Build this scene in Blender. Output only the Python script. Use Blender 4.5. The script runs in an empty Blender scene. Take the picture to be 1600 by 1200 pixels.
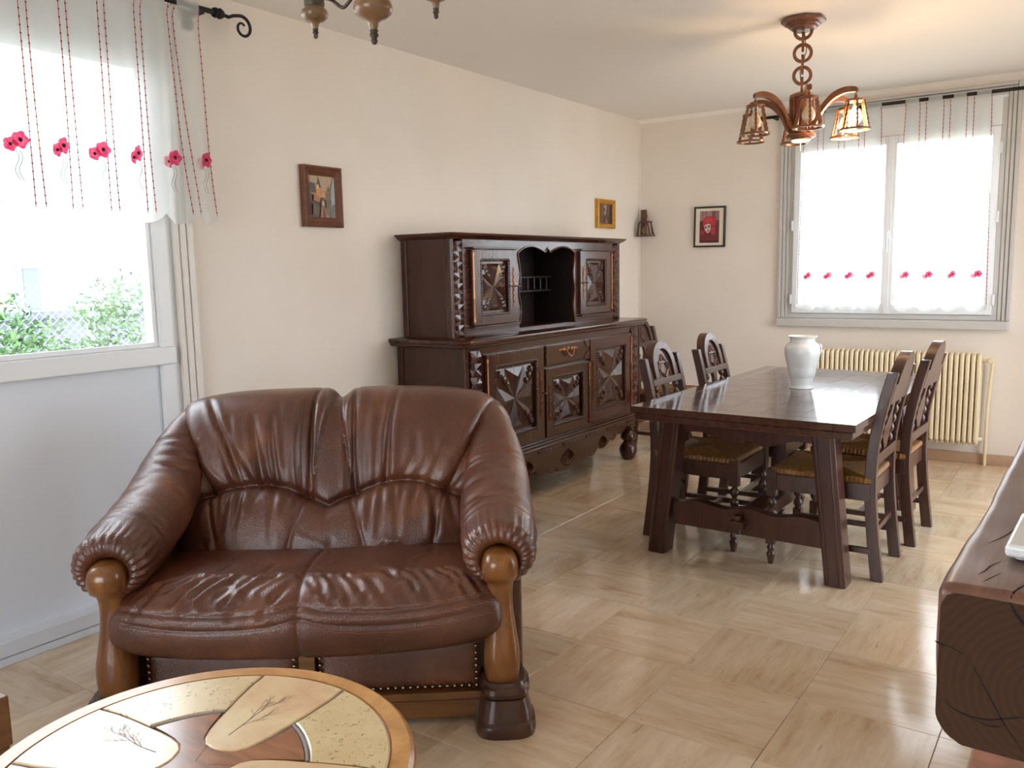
import bpy, math, random
import numpy as np
from mathutils import Vector, Matrix
from mathutils.geometry import tessellate_polygon

random.seed(4)
rng = np.random.default_rng(4)
S = bpy.context.scene
COL = S.collection
PI = math.pi

# ------------------------------------------------------------------ camera
FPX, YAW, PITCH, ROLL = 1323.14, -0.609454, -0.133852, -0.019771
CAM = Vector((3.11983, 0.0, 1.34361))
f = Vector((math.sin(YAW) * math.cos(PITCH), math.cos(YAW) * math.cos(PITCH), math.sin(PITCH)))
r0 = f.cross(Vector((0, 0, 1))).normalized()
u0 = r0.cross(f)
cr, sr = math.cos(ROLL), math.sin(ROLL)
r = cr * r0 + sr * u0
u = -sr * r0 + cr * u0
cd = bpy.data.cameras.new('camera')
cam = bpy.data.objects.new('camera', cd)
COL.objects.link(cam)
cam.matrix_world = Matrix(((r.x, u.x, -f.x, CAM.x), (r.y, u.y, -f.y, CAM.y), (r.z, u.z, -f.z, CAM.z), (0, 0, 0, 1)))
cd.sensor_fit = 'HORIZONTAL'
cd.sensor_width = 36
cd.lens = FPX / 1600 * 36
cd.clip_start = 0.02
S.camera = cam

# ------------------------------------------------------------------ world, lights, exposure
SKY = 5.2
W = bpy.data.worlds.new('overcast_sky')
S.world = W
W.use_nodes = True
bg = W.node_tree.nodes['Background']
bg.inputs[0].default_value = (0.84, 0.92, 1.0, 1)
bg.inputs[1].default_value = SKY
S.view_settings.view_transform = 'Standard'
S.view_settings.look = 'None'
S.view_settings.exposure = 0.90
S.view_settings.gamma = 1.0
S.view_settings.use_curve_mapping = False
S.cycles.max_bounces = 10
S.cycles.diffuse_bounces = 6
S.cycles.transparent_max_bounces = 16
S.cycles.sample_clamp_indirect = 8.0


def portal(loc, rot, sx, sy):
    l = bpy.data.lights.new('window_portal', 'AREA')
    l.shape = 'RECTANGLE'
    l.size, l.size_y = sx, sy
    l.cycles.is_portal = True
    o = bpy.data.objects.new('window_portal', l)
    COL.objects.link(o)
    o.location = loc
    o.rotation_euler = rot
    return o


portal((-0.27, 0.72, 1.62), (0, -PI / 2, 0), 1.15, 2.7)       # left bay, towards +x
portal((1.885, 6.60, 1.6), (-PI / 2, 0, 0), 1.35, 1.25)       # back window, towards -y
portal((2.0, -2.9, 1.3), (PI / 2, 0, 0), 2.3, 2.1)             # added glazed doors behind the camera, towards +y
portal((4.25, 4.6, 1.2), (0, PI / 2, 0), 2.1, 2.2)             # added glazed door in the right wall, towards -x


# ------------------------------------------------------------------ mesh helpers
class MB:
    def __init__(s):
        s.v = []
        s.f = []

    def add(s, vs, fs):
        n = len(s.v)
        s.v += [tuple(float(c) for c in p) for p in vs]
        s.f += [tuple(i + n for i in q) for q in fs]
        return s

    def box(s, x0, x1, y0, y1, z0, z1):
        vs = [(x, y, z) for x in (x0, x1) for y in (y0, y1) for z in (z0, z1)]
        return s.add(vs, [(0, 1, 3, 2), (4, 6, 7, 5), (0, 4, 5, 1), (2, 3, 7, 6), (0, 2, 6, 4), (1, 5, 7, 3)])

    def lathe(s, prof, n=16, c=(0, 0, 0), M=None, ex=None):
        vs, fs = [], []
        for (rr, z) in prof:
            for k in range(n):
                a = 2 * PI * k / n
                p = Vector((rr * math.cos(a), rr * math.sin(a), z))
                if ex:
                    p.x *= ex[0]; p.y *= ex[1]
                if M is not None:
                    p = M @ p
                vs.append((p.x + c[0], p.y + c[1], p.z + c[2]))
        m = len(prof)
        for i in range(m - 1):
            for k in range(n):
                k2 = (k + 1) % n
                fs.append((i * n + k, i * n + k2, (i + 1) * n + k2, (i + 1) * n + k))
        if prof[0][0] > 1e-5:
            fs.append(tuple(range(n))[::-1])
        if prof[-1][0] > 1e-5:
            fs.append(tuple((m - 1) * n + k for k in range(n)))
        return s.add(vs, fs)

    def tube(s, pts, rad, n=8, closed=False, ex=(1, 1), up=None):
        P = [Vector(p) for p in pts]
        m = len(P)
        vs, fs = [], []
        prev = None
        for i in range(m):
            a = P[(i - 1) % m] if (closed or i > 0) else P[i]
            b = P[(i + 1) % m] if (closed or i < m - 1) else P[i]
            t = (b - a).normalized()
            if up is not None:
                e1 = t.cross(Vector(up))
                if e1.length < 1e-4:
                    e1 = t.orthogonal()
            elif prev is None:
                e1 = t.orthogonal()
            else:
                e1 = prev - t * prev.dot(t)
            e1 = e1.normalized()
            prev = e1
            e2 = t.cross(e1)
            rr = rad[i] if isinstance(rad, (list, tuple)) else rad
            for k in range(n):
                an = 2 * PI * (k + .5) / n
                p = P[i] + e1 * (rr * ex[0] * math.cos(an)) + e2 * (rr * ex[1] * math.sin(an))
                vs.append(p)
        for i in range(m if closed else m - 1):
            j = (i + 1) % m
            for k in range(n):
                k2 = (k + 1) % n
                fs.append((i * n + k, i * n + k2, j * n + k2, j * n + k))
        if not closed:
            fs.append(tuple(range(n))[::-1])
            fs.append(tuple((m - 1) * n + k for k in range(n)))
        return s.add(vs, fs)

    def prism(s, poly, d0, d1, fn, holes=()):
        loops = [list(poly)] + [list(h) for h in holes]
        flat = [p for lp in loops for p in lp]
        tris = tessellate_polygon([[Vector((p[0], p[1], 0)) for p in lp] for lp in loops])
        n = len(flat)
        vs = [fn(a, b, d0) for a, b in flat] + [fn(a, b, d1) for a, b in flat]
        fs = []
        if not holes:
            fs += [tuple(range(n))[::-1], tuple(range(n, 2 * n))] if n <= 8 else []
        if holes or n > 8:
            for t in tris:
                fs.append((t[0], t[1], t[2]))
                fs.append((t[2] + n, t[1] + n, t[0] + n))
        o = 0
        for lp in loops:
            m = len(lp)
            for i in range(m):
                j = (i + 1) % m
                fs.append((o + i, o + j, o + j + n, o + i + n))
            o += m
        return s.add(vs, fs)

    def grid(s, P, cu=False, cv=False):
        nu, nv = P.shape[:2]
        base = len(s.v)
        s.v += [tuple(p) for p in P.reshape(-1, 3).tolist()]
        for i in range(nu if cu else nu - 1):
            i2 = (i + 1) % nu
            for j in range(nv if cv else nv - 1):
                j2 = (j + 1) % nv
                s.f.append((base + i * nv + j, base + i2 * nv + j, base + i2 * nv + j2, base + i * nv + j2))
        return s

    def dome(s, c, rad, h, nrm, n=8, rings=3):
        nrm = Vector(nrm).normalized()
        M = nrm.to_track_quat('Z', 'Y').to_matrix()
        prof = [(rad * math.cos(a), h * math.sin(a)) for a in [PI / 2 * k / rings for k in range(rings)]] + [(1e-6, h)]
        return s.lathe(prof, n, c, M)

    def xf(s, M):
        s.v = [tuple(M @ Vector(p)) for p in s.v]
        return s

    def build(s, name, mat, parent=None, ang=38, bevel=0, recalc=True, smooth=True, mats=None, loc=None):
        me = bpy.data.meshes.new(name)
        me.from_pydata(s.v, [], s.f)
        if recalc:
            import bmesh
            bm = bmesh.new()
            bm.from_mesh(me)
            bmesh.ops.recalc_face_normals(bm, faces=bm.faces)
            bm.to_mesh(me)
            bm.free()
        if smooth:
            me.polygons.foreach_set('use_smooth', [True] * len(me.polygons))
            if ang < 180:
                me.set_sharp_from_angle(angle=math.radians(ang))
        me.materials.append(mat)
        for m in (mats or []):
            me.materials.append(m)
        o = bpy.data.objects.new(name, me)
        COL.objects.link(o)
        if parent is not None:
            o.parent = parent
        if loc is not None:
            o.location = loc
        if bevel:
            b = o.modifiers.new('bevel', 'BEVEL')
            b.width = bevel
            b.segments = 2
            b.limit_method = 'ANGLE'
            b.angle_limit = math.radians(35)
            b.harden_normals = True
        return o


def link(name, me, parent, loc=None, rot=None):
    o = bpy.data.objects.new(name, me)
    COL.objects.link(o)
    o.parent = parent
    if loc is not None:
        o.location = loc
    if rot is not None:
        o.rotation_euler = rot
    return o


def thing(name, label, cat, loc=(0, 0, 0), rz=0, group=None):
    o = bpy.data.objects.new(name, None)
    o.empty_display_size = 0.1
    COL.objects.link(o)
    o.location = loc
    o.rotation_euler = (0, 0, rz)
    tag(o, label, cat, group)
    return o


def tag(o, label, cat, group=None):
    o['label'] = label
    o['category'] = cat
    if group:
        o['group'] = group
    return o


def struct(o):
    o['kind'] = 'structure'
    return o


def stuff(o):
    o['kind'] = 'stuff'
    return o


def kids(o):
    return [c for c in bpy.data.objects if c.parent is o]


def dup(root, loc, rz, label):
    tree = {}
    for c in bpy.data.objects:
        if c.parent:
            tree.setdefault(c.parent.name, []).append(c)

    def rec(o, parent):
        c = o.copy()
        COL.objects.link(c)
        c.parent = parent
        for k in tree.get(o.name, []):
            rec(k, c)
        return c
    c = rec(root, None)
    c.location = loc
    c.rotation_euler = (0, 0, rz)
    c['label'] = label
    return c


def pdist(X, Y, pl):
    D = np.full(X.shape, 1e9)
    for (x0, y0), (x1, y1) in zip(pl[:-1], pl[1:]):
        dx, dy = x1 - x0, y1 - y0
        t = np.clip(((X - x0) * dx + (Y - y0) * dy) / (dx * dx + dy * dy + 1e-12), 0, 1)
        D = np.minimum(D, np.hypot(X - x0 - t * dx, Y - y0 - t * dy))
    return D


def normals(P):
    a = np.gradient(P, axis=0)
    b = np.gradient(P, axis=1)
    n = np.cross(a, b)
    return n / (np.linalg.norm(n, axis=2, keepdims=True) + 1e-12)


def spline(pts, n):
    P = np.array(pts, float)
    P = np.vstack([2 * P[0] - P[1], P, 2 * P[-1] - P[-2]])
    out = []
    m = len(P) - 3
    for k in range(n):
        x = k / (n - 1) * m
        i = min(int(x), m - 1)
        t = x - i
        a, b, c, d = P[i:i + 4]
        out.append(.5 * ((2 * b) + (-a + c) * t + (2 * a - 5 * b + 4 * c - d) * t * t + (-a + 3 * b - 3 * c + d) * t ** 3))
    return np.array(out)


def circ(rx, ry, n, cx=0, cy=0, a0=0):
    return [(cx + rx * math.cos(a0 + 2 * PI * k / n), cy + ry * math.sin(a0 + 2 * PI * k / n)) for k in range(n)]


def YZ(x):      # polygon in (y,z) extruded along x
    return lambda a, b, d: (d, a, b)


def XZ():
    return lambda a, b, d: (a, d, b)


def XY():
    return lambda a, b, d: (a, b, d)


# ------------------------------------------------------------------ materials
def srgb(*c):
    return tuple(((x / 255) / 12.92 if x / 255 <= .04045 else ((x / 255 + .055) / 1.055) ** 2.4) for x in c)


class NT:
    def __init__(s, name):
        s.m = bpy.data.materials.new(name)
        s.m.use_nodes = True
        s.t = s.m.node_tree
        s.p = s.t.nodes['Principled BSDF']
        s.out = s.t.nodes['Material Output']

    def n(s, typ, **kw):
        x = s.t.nodes.new(typ)
        for k, v in kw.items():
            if k in x.inputs:
                x.inputs[k].default_value = v
            else:
                setattr(x, k, v)
        return x

    def l(s, a, b):
        s.t.links.new(a, b)

    def coords(s, scale=(1, 1, 1), kind='Object'):
        tc = s.n('ShaderNodeTexCoord')
        mp = s.n('ShaderNodeMapping')
        mp.inputs['Scale'].default_value = scale
        s.l(tc.outputs[kind], mp.inputs['Vector'])
        return mp.outputs[0]

    def ramp(s, fac, stops):
        rr = s.n('ShaderNodeValToRGB')
        el = rr.color_ramp.elements
        while len(el) < len(stops):
            el.new(.5)
        for e, (p, c) in zip(el, stops):
            e.position = p
            e.color = (*c, 1)
        s.l(fac, rr.inputs[0])
        return rr.outputs[0]

    def bump(s, h, strength, dist=.01):
        b = s.n('ShaderNodeBump')
        b.inputs['Strength'].default_value = strength
        b.inputs['Distance'].default_value = dist
        s.l(h, b.inputs['Height'])
        s.l(b.outputs[0], s.p.inputs['Normal'])
        return b

    def noise(s, vec, scale, detail=4, rough=.55, dist=0):
        x = s.n('ShaderNodeTexNoise', Scale=scale, Detail=detail, Roughness=rough, Distortion=dist)
        s.l(vec, x.inputs['Vector'])
        return x.outputs['Fac']


def plain(name, col, rough=.5, metal=0, coat=0, var=0, vscale=8, bump=0, bscale=60, emit=None, estr=0):
    t = NT(name)
    t.p.inputs['Base Color'].default_value = (*col, 1)
    t.p.inputs['Roughness'].default_value = rough
    t.p.inputs['Metallic'].default_value = metal
    t.p.inputs['Coat Weight'].default_value = coat
    t.p.inputs['Coat Roughness'].default_value = .12
    vec = None
    if var or bump:
        vec = t.coords()
    if var:
        fac = t.noise(vec, vscale)
        t.l(t.ramp(fac, [(.3, tuple(c * (1 - var) for c in col)), (.7, tuple(min(1, c * (1 + var)) for c in col))]), t.p.inputs['Base Color'])
    if bump:
        t.bump(t.noise(vec, bscale, 3), bump, .004)
    if emit:
        t.p.inputs['Emission Color'].default_value = (*emit, 1)
        t.p.inputs['Emission Strength'].default_value = estr
    return t.m


def wood(name, c1, c2, rough=.35, scale=(3, 40, 40), coat=.3, bump=.15, dist=.6, rvar=.1):
    t = NT(name)
    vec = t.coords(scale)
    a = t.noise(vec, 1.0, 8, .62, dist)
    t.l(t.ramp(a, [(.28, c1), (.5, tuple((x + y) / 2 for x, y in zip(c1, c2))), (.72, c2)]), t.p.inputs['Base Color'])
    t.p.inputs['Roughness'].default_value = rough
    t.p.inputs['Coat Weight'].default_value = coat
    t.p.inputs['Coat Roughness'].default_value = .15
    t.bump(a, bump, .003)
    return t.m


DK1, DK2 = srgb(44, 21, 14), srgb(84, 45, 30)
M = {}
M['shade_in'] = wood('shaded_inner_oak', srgb(26, 15, 11), srgb(40, 25, 19), .5, (40, 40, 3), coat=0)  # oak colour darkened to carry the shade inside the hutch niche
M['dark_z'] = wood('dark_oak_vertical', DK1, DK2, .24, (40, 40, 3))
M['dark_y'] = wood('dark_oak_along_y', DK1, DK2, .22, (40, 3, 40))
M['dark_x'] = wood('dark_oak_along_x', DK1, DK2, .30, (3, 40, 40))
M['side_z'] = wood('brown_oak_side', srgb(46, 22, 12), srgb(74, 40, 24), .42, (22, 22, 2), coat=.1)
M['chair_z'] = wood('chair_oak', srgb(50, 28, 20), srgb(88, 54, 40), .34, (50, 50, 4))
M['table_leg'] = wood('table_leg_oak', srgb(46, 24, 18), srgb(80, 42, 32), .28, (40, 40, 3))
M['table_top'] = wood('table_top_oak', srgb(56, 33, 26), srgb(84, 54, 43), .10, (40, 4, 40), coat=.5, bump=.05)
M['inlay_a'] = wood('inlay_oak_long', srgb(58, 35, 28), srgb(86, 57, 46), .10, (60, 5, 60), coat=.5, bump=.05)
M['inlay_b'] = wood('inlay_oak_cross', srgb(62, 40, 32), srgb(92, 64, 53), .13, (5, 60, 60), coat=.4, bump=.08)
M['mid_wood'] = wood('golden_oak', srgb(92, 52, 20), srgb(158, 102, 48), .28, (24, 24, 3), coat=.4, bump=.1)
M['plinth_wood'] = wood('plinth_oak', srgb(52, 30, 22), srgb(84, 52, 36), .32, (14, 14, 6), coat=.3)
M['rail_wood'] = wood('rail_oak', srgb(84, 50, 24), srgb(140, 92, 48), .35, (3, 40, 40))
M['orange_wood'] = wood('lamp_wood', srgb(88, 50, 26), srgb(150, 92, 52), .35, (20, 20, 20), coat=.2)
M['rim_wood'] = wood('rim_oak', srgb(164, 108, 54), srgb(216, 164, 98), .3, (10, 10, 10), coat=.3, bump=.05)
M['prop_wood'] = wood('inlay_walnut', srgb(96, 54, 30), srgb(168, 108, 64), .22, (6, 26, 20), coat=.5, bump=.05)
M['beam'] = wood('beam_oak', srgb(84, 52, 41), srgb(128, 88, 71), .40, (26, 2, 26), coat=.15, bump=.3)
M['stool'] = wood('stool_oak', srgb(100, 66, 40), srgb(140, 98, 64), .4, (30, 4, 30))
M['frame_brown'] = wood('brown_frame', srgb(88, 48, 32), srgb(124, 74, 52), .4, (40, 40, 40))
M['iron'] = plain('black_iron', (.02, .02, .022), .45, .6, bump=.3, bscale=120)
M['grey_iron'] = plain('grey_wrought_iron', srgb(88, 80, 72), .5, .75, var=.35, vscale=40, bump=.3, bscale=150)
M['turned'] = plain('turned_lamp_wood', srgb(124, 94, 64), .3, 0, .5, var=.25, vscale=12)
M['brass'] = plain('aged_brass', srgb(158, 104, 70), .3, .9, var=.2, vscale=40)
M['brass_dark'] = plain('dark_brass', srgb(128, 84, 58), .35, .9, var=.3, vscale=60)
M['nail'] = plain('steel_nail', srgb(150, 140, 125), .25, 1)
M['white_pvc'] = plain('white_frame_paint', (.78, .80, .82), .35)
M['trim_white'] = plain('white_trim_paint', (.54, .525, .505), .45)
M['trim_cream'] = plain('cream_trim_paint', (.74, .70, .65), .45)
M['ceramic'] = plain('white_ceramic', (.78, .80, .79), .22, coat=.4)
M['radiator'] = plain('cream_radiator_paint', srgb(226, 210, 176), .4, var=.04)
M['gold'] = plain('gilt_frame', srgb(196, 146, 52), .35, .5, var=.2, vscale=30)
M['black_frame'] = plain('black_frame_paint', (.015, .013, .012), .3)
M['mat_card'] = plain('cream_mount_card', srgb(226, 216, 196), .8)
M['ceiling'] = plain('ceiling_paint', (.86, .82, .775), .9, bump=.1, bscale=90)
M['red_panel'] = plain('dark_red_panel', srgb(120, 14, 14), .4)
M['glass_cream'] = plain('cream_bulb_glass', srgb(235, 215, 180), .35)
M['bulb_on'] = plain('lit_bulb', (1, .8, .5), .4, emit=(1.0, .66, .30), estr=60)
M['bulb_low'] = plain('dim_lit_bulb', (1, .8, .5), .4, emit=(1.0, .62, .25), estr=2.2)
M['stripe_red'] = plain('red_thread', srgb(196, 96, 92), .8)
M['stripe_dark'] = plain('dark_thread_knot', srgb(96, 40, 46), .8)
M['poppy_red'] = None
M['poppy_dark'] = plain('poppy_centre', srgb(60, 16, 30), .8)
M['stem_green'] = plain('pale_stem', srgb(150, 160, 130), .8)
M['tile_base'] = plain('floor_grout', srgb(150, 128, 104), .7)
M['stone_base'] = plain('stone_skirting', srgb(184, 150, 122), .4, var=.12, vscale=6)


def wallmat():
    t = NT('wall_plaster')
    vec = t.coords()
    fac = t.noise(vec, 1.3, 3)
    t.l(t.ramp(fac, [(.3, srgb(226, 216, 205)), (.7, srgb(233, 224, 214))]), t.p.inputs['Base Color'])
    t.p.inputs['Roughness'].default_value = .85
    t.bump(t.noise(vec, 110, 3), .35, .004)
    return t.m


M['wall'] = wallmat()
M['panel_paint'] = plain('white_panel_paint', (.72, .76, .83), .6, bump=.05, bscale=80)


def tilemat():
    t = NT('travertine')
    tc = t.n('ShaderNodeTexCoord')
    oi = t.n('ShaderNodeObjectInfo')
    mul = t.n('ShaderNodeVectorMath', operation='SCALE')
    mul.inputs['Scale'].default_value = 37.0
    cmb = t.n('ShaderNodeCombineXYZ')
    for k in range(3):
        t.l(oi.outputs['Random'], cmb.inputs[k])
    t.l(cmb.outputs[0], mul.inputs[0])
    add = t.n('ShaderNodeVectorMath', operation='ADD')
    t.l(tc.outputs['Object'], add.inputs[0])
    t.l(mul.outputs[0], add.inputs[1])
    mp = t.n('ShaderNodeMapping')
    mp.inputs['Scale'].default_value = (3.2, 22, 9)
    t.l(add.outputs[0], mp.inputs['Vector'])
    a1 = t.noise(mp.outputs[0], 1.0, 10, .70, .12)
    cl = t.n('ShaderNodeMapping')
    cl.inputs['Scale'].default_value = (3.0, 6.5, 3)
    t.l(add.outputs[0], cl.inputs['Vector'])
    a2 = t.noise(cl.outputs[0], 1.0, 5, .6, .5)
    mxa = t.n('ShaderNodeMix', data_type='FLOAT')
    mxa.inputs[0].default_value = .42
    t.l(a1, mxa.inputs[2])
    t.l(a2, mxa.inputs[3])
    a = mxa.outputs[0]
    col = t.ramp(a, [(.30, srgb(182, 148, 114)), (.43, srgb(209, 183, 152)), (.54, srgb(221, 200, 172)), (.70, srgb(234, 219, 196))])
    mp2 = t.n('ShaderNodeMapping')
    mp2.inputs['Scale'].default_value = (11, 70, 20)
    t.l(add.outputs[0], mp2.inputs['Vector'])
    b = t.noise(mp2.outputs[0], 1.0, 4, .6, .2)
    pit = t.ramp(b, [(.26, (.52, .46, .40)), (.36, (1, 1, 1))])
    mix = t.n('ShaderNodeMix', data_type='RGBA', blend_type='MULTIPLY')
    mix.inputs[0].default_value = .8
    t.l(col, mix.inputs[6])
    t.l(pit, mix.inputs[7])
    hs = t.n('ShaderNodeHueSaturation')
    mr = t.n('ShaderNodeMapRange')
    mr.inputs['To Min'].default_value = .88
    mr.inputs['To Max'].default_value = 1.07
    t.l(oi.outputs['Random'], mr.inputs['Value'])
    t.l(mr.outputs[0], hs.inputs['Value'])
    t.l(mix.outputs[2], hs.inputs['Color'])
    t.l(hs.outputs[0], t.p.inputs['Base Color'])
    rr = t.n('ShaderNodeMapRange')
    rr.inputs['To Min'].default_value = .10
    rr.inputs['To Max'].default_value = .17
    t.p.inputs['Specular IOR Level'].default_value = .75
    t.l(a, rr.inputs['Value'])
    t.l(rr.outputs[0], t.p.inputs['Roughness'])
    t.bump(t.noise(t.coords((1, 1, 1)), 14, 2), .012, .004)
    return t.m


M['tile'] = tilemat()


def leathermat():
    t = NT('brown_leather')
    vec = t.coords()
    a = t.noise(vec, 5, 5, .6)
    t.l(t.ramp(a, [(.3, srgb(72, 38, 26)), (.55, srgb(95, 53, 36)), (.75, srgb(122, 75, 45))]), t.p.inputs['Base Color'])
    t.p.inputs['Roughness'].default_value = .29
    t.p.inputs['Specular IOR Level'].default_value = .6
    t.p.inputs['Coat Weight'].default_value = .25
    t.p.inputs['Coat Roughness'].default_value = .22
    v = t.n('ShaderNodeTexVoronoi', Scale=260)
    t.l(vec, v.inputs['Vector'])
    n2 = t.noise(t.coords((14, 14, 9)), 1.0, 4, .6, .5)
    ad = t.n('ShaderNodeMath', operation='MULTIPLY_ADD')
    t.l(n2, ad.inputs[0])
    ad.inputs[1].default_value = 2.2
    t.l(v.outputs['Distance'], ad.inputs[2])
    t.bump(ad.outputs[0], .28, .004)
    return t.m


M['leather'] = leathermat()
M['stitch'] = plain('tan_stitch_thread', srgb(150, 96, 66), .7)


def sheer():
    t = NT('sheer_white_voile')
    t.t.nodes.remove(t.p)
    tr = t.n('ShaderNodeBsdfTransparent')
    tl = t.n('ShaderNodeBsdfTranslucent')
    df = t.n('ShaderNodeBsdfDiffuse')
    tl.inputs[0].default_value = (.86, .87, .85, 1)
    df.inputs[0].default_value = (.80, .85, .85, 1)
    m1 = t.n('ShaderNodeMixShader')
    m1.inputs[0].default_value = .5
    t.l(tl.outputs[0], m1.inputs[1])
    t.l(df.outputs[0], m1.inputs[2])
    m2 = t.n('ShaderNodeMixShader')
    m2.inputs[0].default_value = .58
    t.l(tr.outputs[0], m2.inputs[1])
    t.l(m1.outputs[0], m2.inputs[2])
    t.l(m2.outputs[0], t.out.inputs[0])
    return t.m


M['sheer'] = sheer()


def poppymat():
    t = NT('poppy_red')
    t.t.nodes.remove(t.p)
    tl = t.n('ShaderNodeBsdfTranslucent')
    df = t.n('ShaderNodeBsdfDiffuse')
    c = t.ramp(t.noise(t.coords(), 70, 3), [(.3, srgb(206, 58, 98)), (.7, srgb(236, 108, 140))])
    t.l(c, tl.inputs[0])
    t.l(c, df.inputs[0])
    m = t.n('ShaderNodeMixShader')
    m.inputs[0].default_value = .55
    t.l(tl.outputs[0], m.inputs[1])
    t.l(df.outputs[0], m.inputs[2])
    t.l(m.outputs[0], t.out.inputs[0])
    return t.m


M['poppy_red'] = poppymat()


def glassmat():
    t = NT('window_glass')
    t.t.nodes.remove(t.p)
    tr = t.n('ShaderNodeBsdfTransparent')
    gl = t.n('ShaderNodeBsdfGlossy', Roughness=.02)
    fr = t.n('ShaderNodeFresnel', IOR=1.35)
    mx = t.n('ShaderNodeMixShader')
    t.l(fr.outputs[0], mx.inputs[0])
    t.l(tr.outputs[0], mx.inputs[1])
    t.l(gl.outputs[0], mx.inputs[2])
    t.l(mx.outputs[0], t.out.inputs[0])
    return t.m


M['glass'] = glassmat()


def rushmat():
    t = NT('woven_rush')
    vec = t.coords()
    a = t.noise(vec, 60, 4, .6)
    t.l(t.ramp(a, [(.3, srgb(86, 56, 24)), (.7, srgb(158, 108, 54))]), t.p.inputs['Base Color'])
    t.p.inputs['Roughness'].default_value = .45
    return t.m


M['rush'] = rushmat()


def stonetile(name, c1, c2, pits):
    t = NT(name)
    vec = t.coords()
    a = t.noise(vec, 9, 4, .6, .3)
    col = t.ramp(a, [(.3, c1), (.7, c2)])
    if pits:
        v = t.noise(vec, 115, 2, .5, .8)
        p = t.ramp(v, [(.30, (.42, .36, .28)), (.37, (1, 1, 1))])
        mix = t.n('ShaderNodeMix', data_type='RGBA', blend_type='MULTIPLY')
        mix.inputs[0].default_value = 1
        t.l(col, mix.inputs[6])
        t.l(p, mix.inputs[7])
        col = mix.outputs[2]
        t.bump(p, .6, .003)
    t.l(col, t.p.inputs['Base Color'])
    t.p.inputs['Roughness'].default_value = .28
    t.p.inputs['Coat Weight'].default_value = .8
    t.p.inputs['Coat Roughness'].default_value = .24
    return t.m


M['leaf_stone'] = stonetile('leaf_tile_stone', srgb(206, 164, 122), srgb(226, 204, 158), False)
M['rough_stone'] = stonetile('pitted_tile_stone', srgb(204, 176, 128), srgb(220, 198, 150), True)
M['grout'] = plain('grey_tile_grout', srgb(140, 132, 128), .7)
M['print_brown'] = plain('fern_print_brown', srgb(104, 66, 56), .5)
M['print_pale'] = plain('leaf_print_mauve', srgb(186, 160, 150), .5)
M['brick_pink'] = plain('hearth_brick', srgb(176, 120, 94), .6, var=.25, vscale=14, bump=.4, bscale=60)
M['mortar'] = plain('mortar', srgb(170, 160, 146), .9)
M['crack'] = plain('dark_crack_wood', srgb(12, 8, 6), .9)


def paintmat():
    t = NT('painted_print')
    a = t.n('ShaderNodeVertexColor', layer_name='Col')
    n = t.noise(t.coords(), 90, 4, .7)
    rm = t.ramp(n, [(.3, (.62, .62, .62)), (.7, (1.15, 1.15, 1.15))])
    mix = t.n('ShaderNodeMix', data_type='RGBA', blend_type='MULTIPLY')
    mix.inputs[0].default_value = .7
    t.l(a.outputs[0], mix.inputs[6])
    t.l(rm, mix.inputs[7])
    t.l(mix.outputs[2], t.p.inputs['Base Color'])
    t.p.inputs['Roughness'].default_value = .35
    return t.m


M['paint'] = paintmat()


def painting(name, layers, fn, parent):
    """layers: list of (polygon in 0..1 frame units, srgb colour); later layers sit slightly proud of earlier ones"""
    vs, fs, cs = [], [], []
    for k, (poly, c) in enumerate(layers):
        tr = tessellate_polygon([[Vector((p[0], p[1], 0)) for p in poly]])
        n = len(vs)
        vs += [fn(a, b, .0004 * k) for a, b in poly]
        for t in tr:
            fs.append(tuple(n + i for i in t))
            cs.append(srgb(*c))
    me = bpy.data.meshes.new(name)
    me.from_pydata(vs, [], fs)
    ca = me.color_attributes.new('Col', 'FLOAT_COLOR', 'CORNER')
    for p, c in zip(me.polygons, cs):
        for li in p.loop_indices:
            ca.data[li].color = (*c, 1)
    me.materials.append(M['paint'])
    o = bpy.data.objects.new(name, me)
    COL.objects.link(o)
    o.parent = parent
    return o
#ROOM
XR, YB, YF, H = 3.95, 6.311, -2.6, 2.5
T = .25

floor = struct(MB().box(-.3, XR + .3, YF - .3, YB + .3, -.2, -.0065).build('floor', M['tile_base']))
P_ = .3957
tile_me = None
for i in range(-6, 6):
    for j in range(-8, 12):
        x0, y0 = 2.019 + i * P_, 2.141 + j * P_
        xa, xb, ya, yb = max(x0, -.25), min(x0 + P_, XR), y0, min(y0 + P_, YB)
        if y0 + P_ < -.9 or ya > YB or xa >= XR or xb <= -.2 or yb - ya < .03 or xb - xa < .03:
            continue
        full = xb - xa > P_ - 1e-4 and yb - ya > P_ - 1e-4
        rot = PI / 2 if (i + j) % 2 else 0
        cx, cy = (xa + xb) / 2, (ya + yb) / 2
        if full and tile_me:
            link('tile', tile_me, floor, (cx, cy, 0), (0, 0, rot + PI * ((i * 7 + j * 3) % 2)))
        else:
            w, d = xb - xa, yb - ya
            if rot:
                w, d = d, w
            w, d, e = w / 2 - .0006, d / 2 - .0006, .0012
            vs = [(sx * (w - q), sy * (d - q), z) for z, q in ((-.007, 0), (-e, 0), (0, e)) for sx, sy in ((-1, -1), (1, -1), (1, 1), (-1, 1))]
            fs = [(8, 9, 10, 11)] + [(a + k, a + (k + 1) % 4, a + 4 + (k + 1) % 4, a + 4 + k) for a in (0, 4) for k in range(4)]
            o = MB().add(vs, fs).build('tile', M['tile'], floor, recalc=False, ang=20, loc=(cx, cy, 0))
            o.rotation_euler = (0, 0, rot)
            if full:
                tile_me = o.data
struct(MB().box(-T, XR + T, YF - T, YB + T, H, H + .2).build('ceiling', M['ceiling']))

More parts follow.
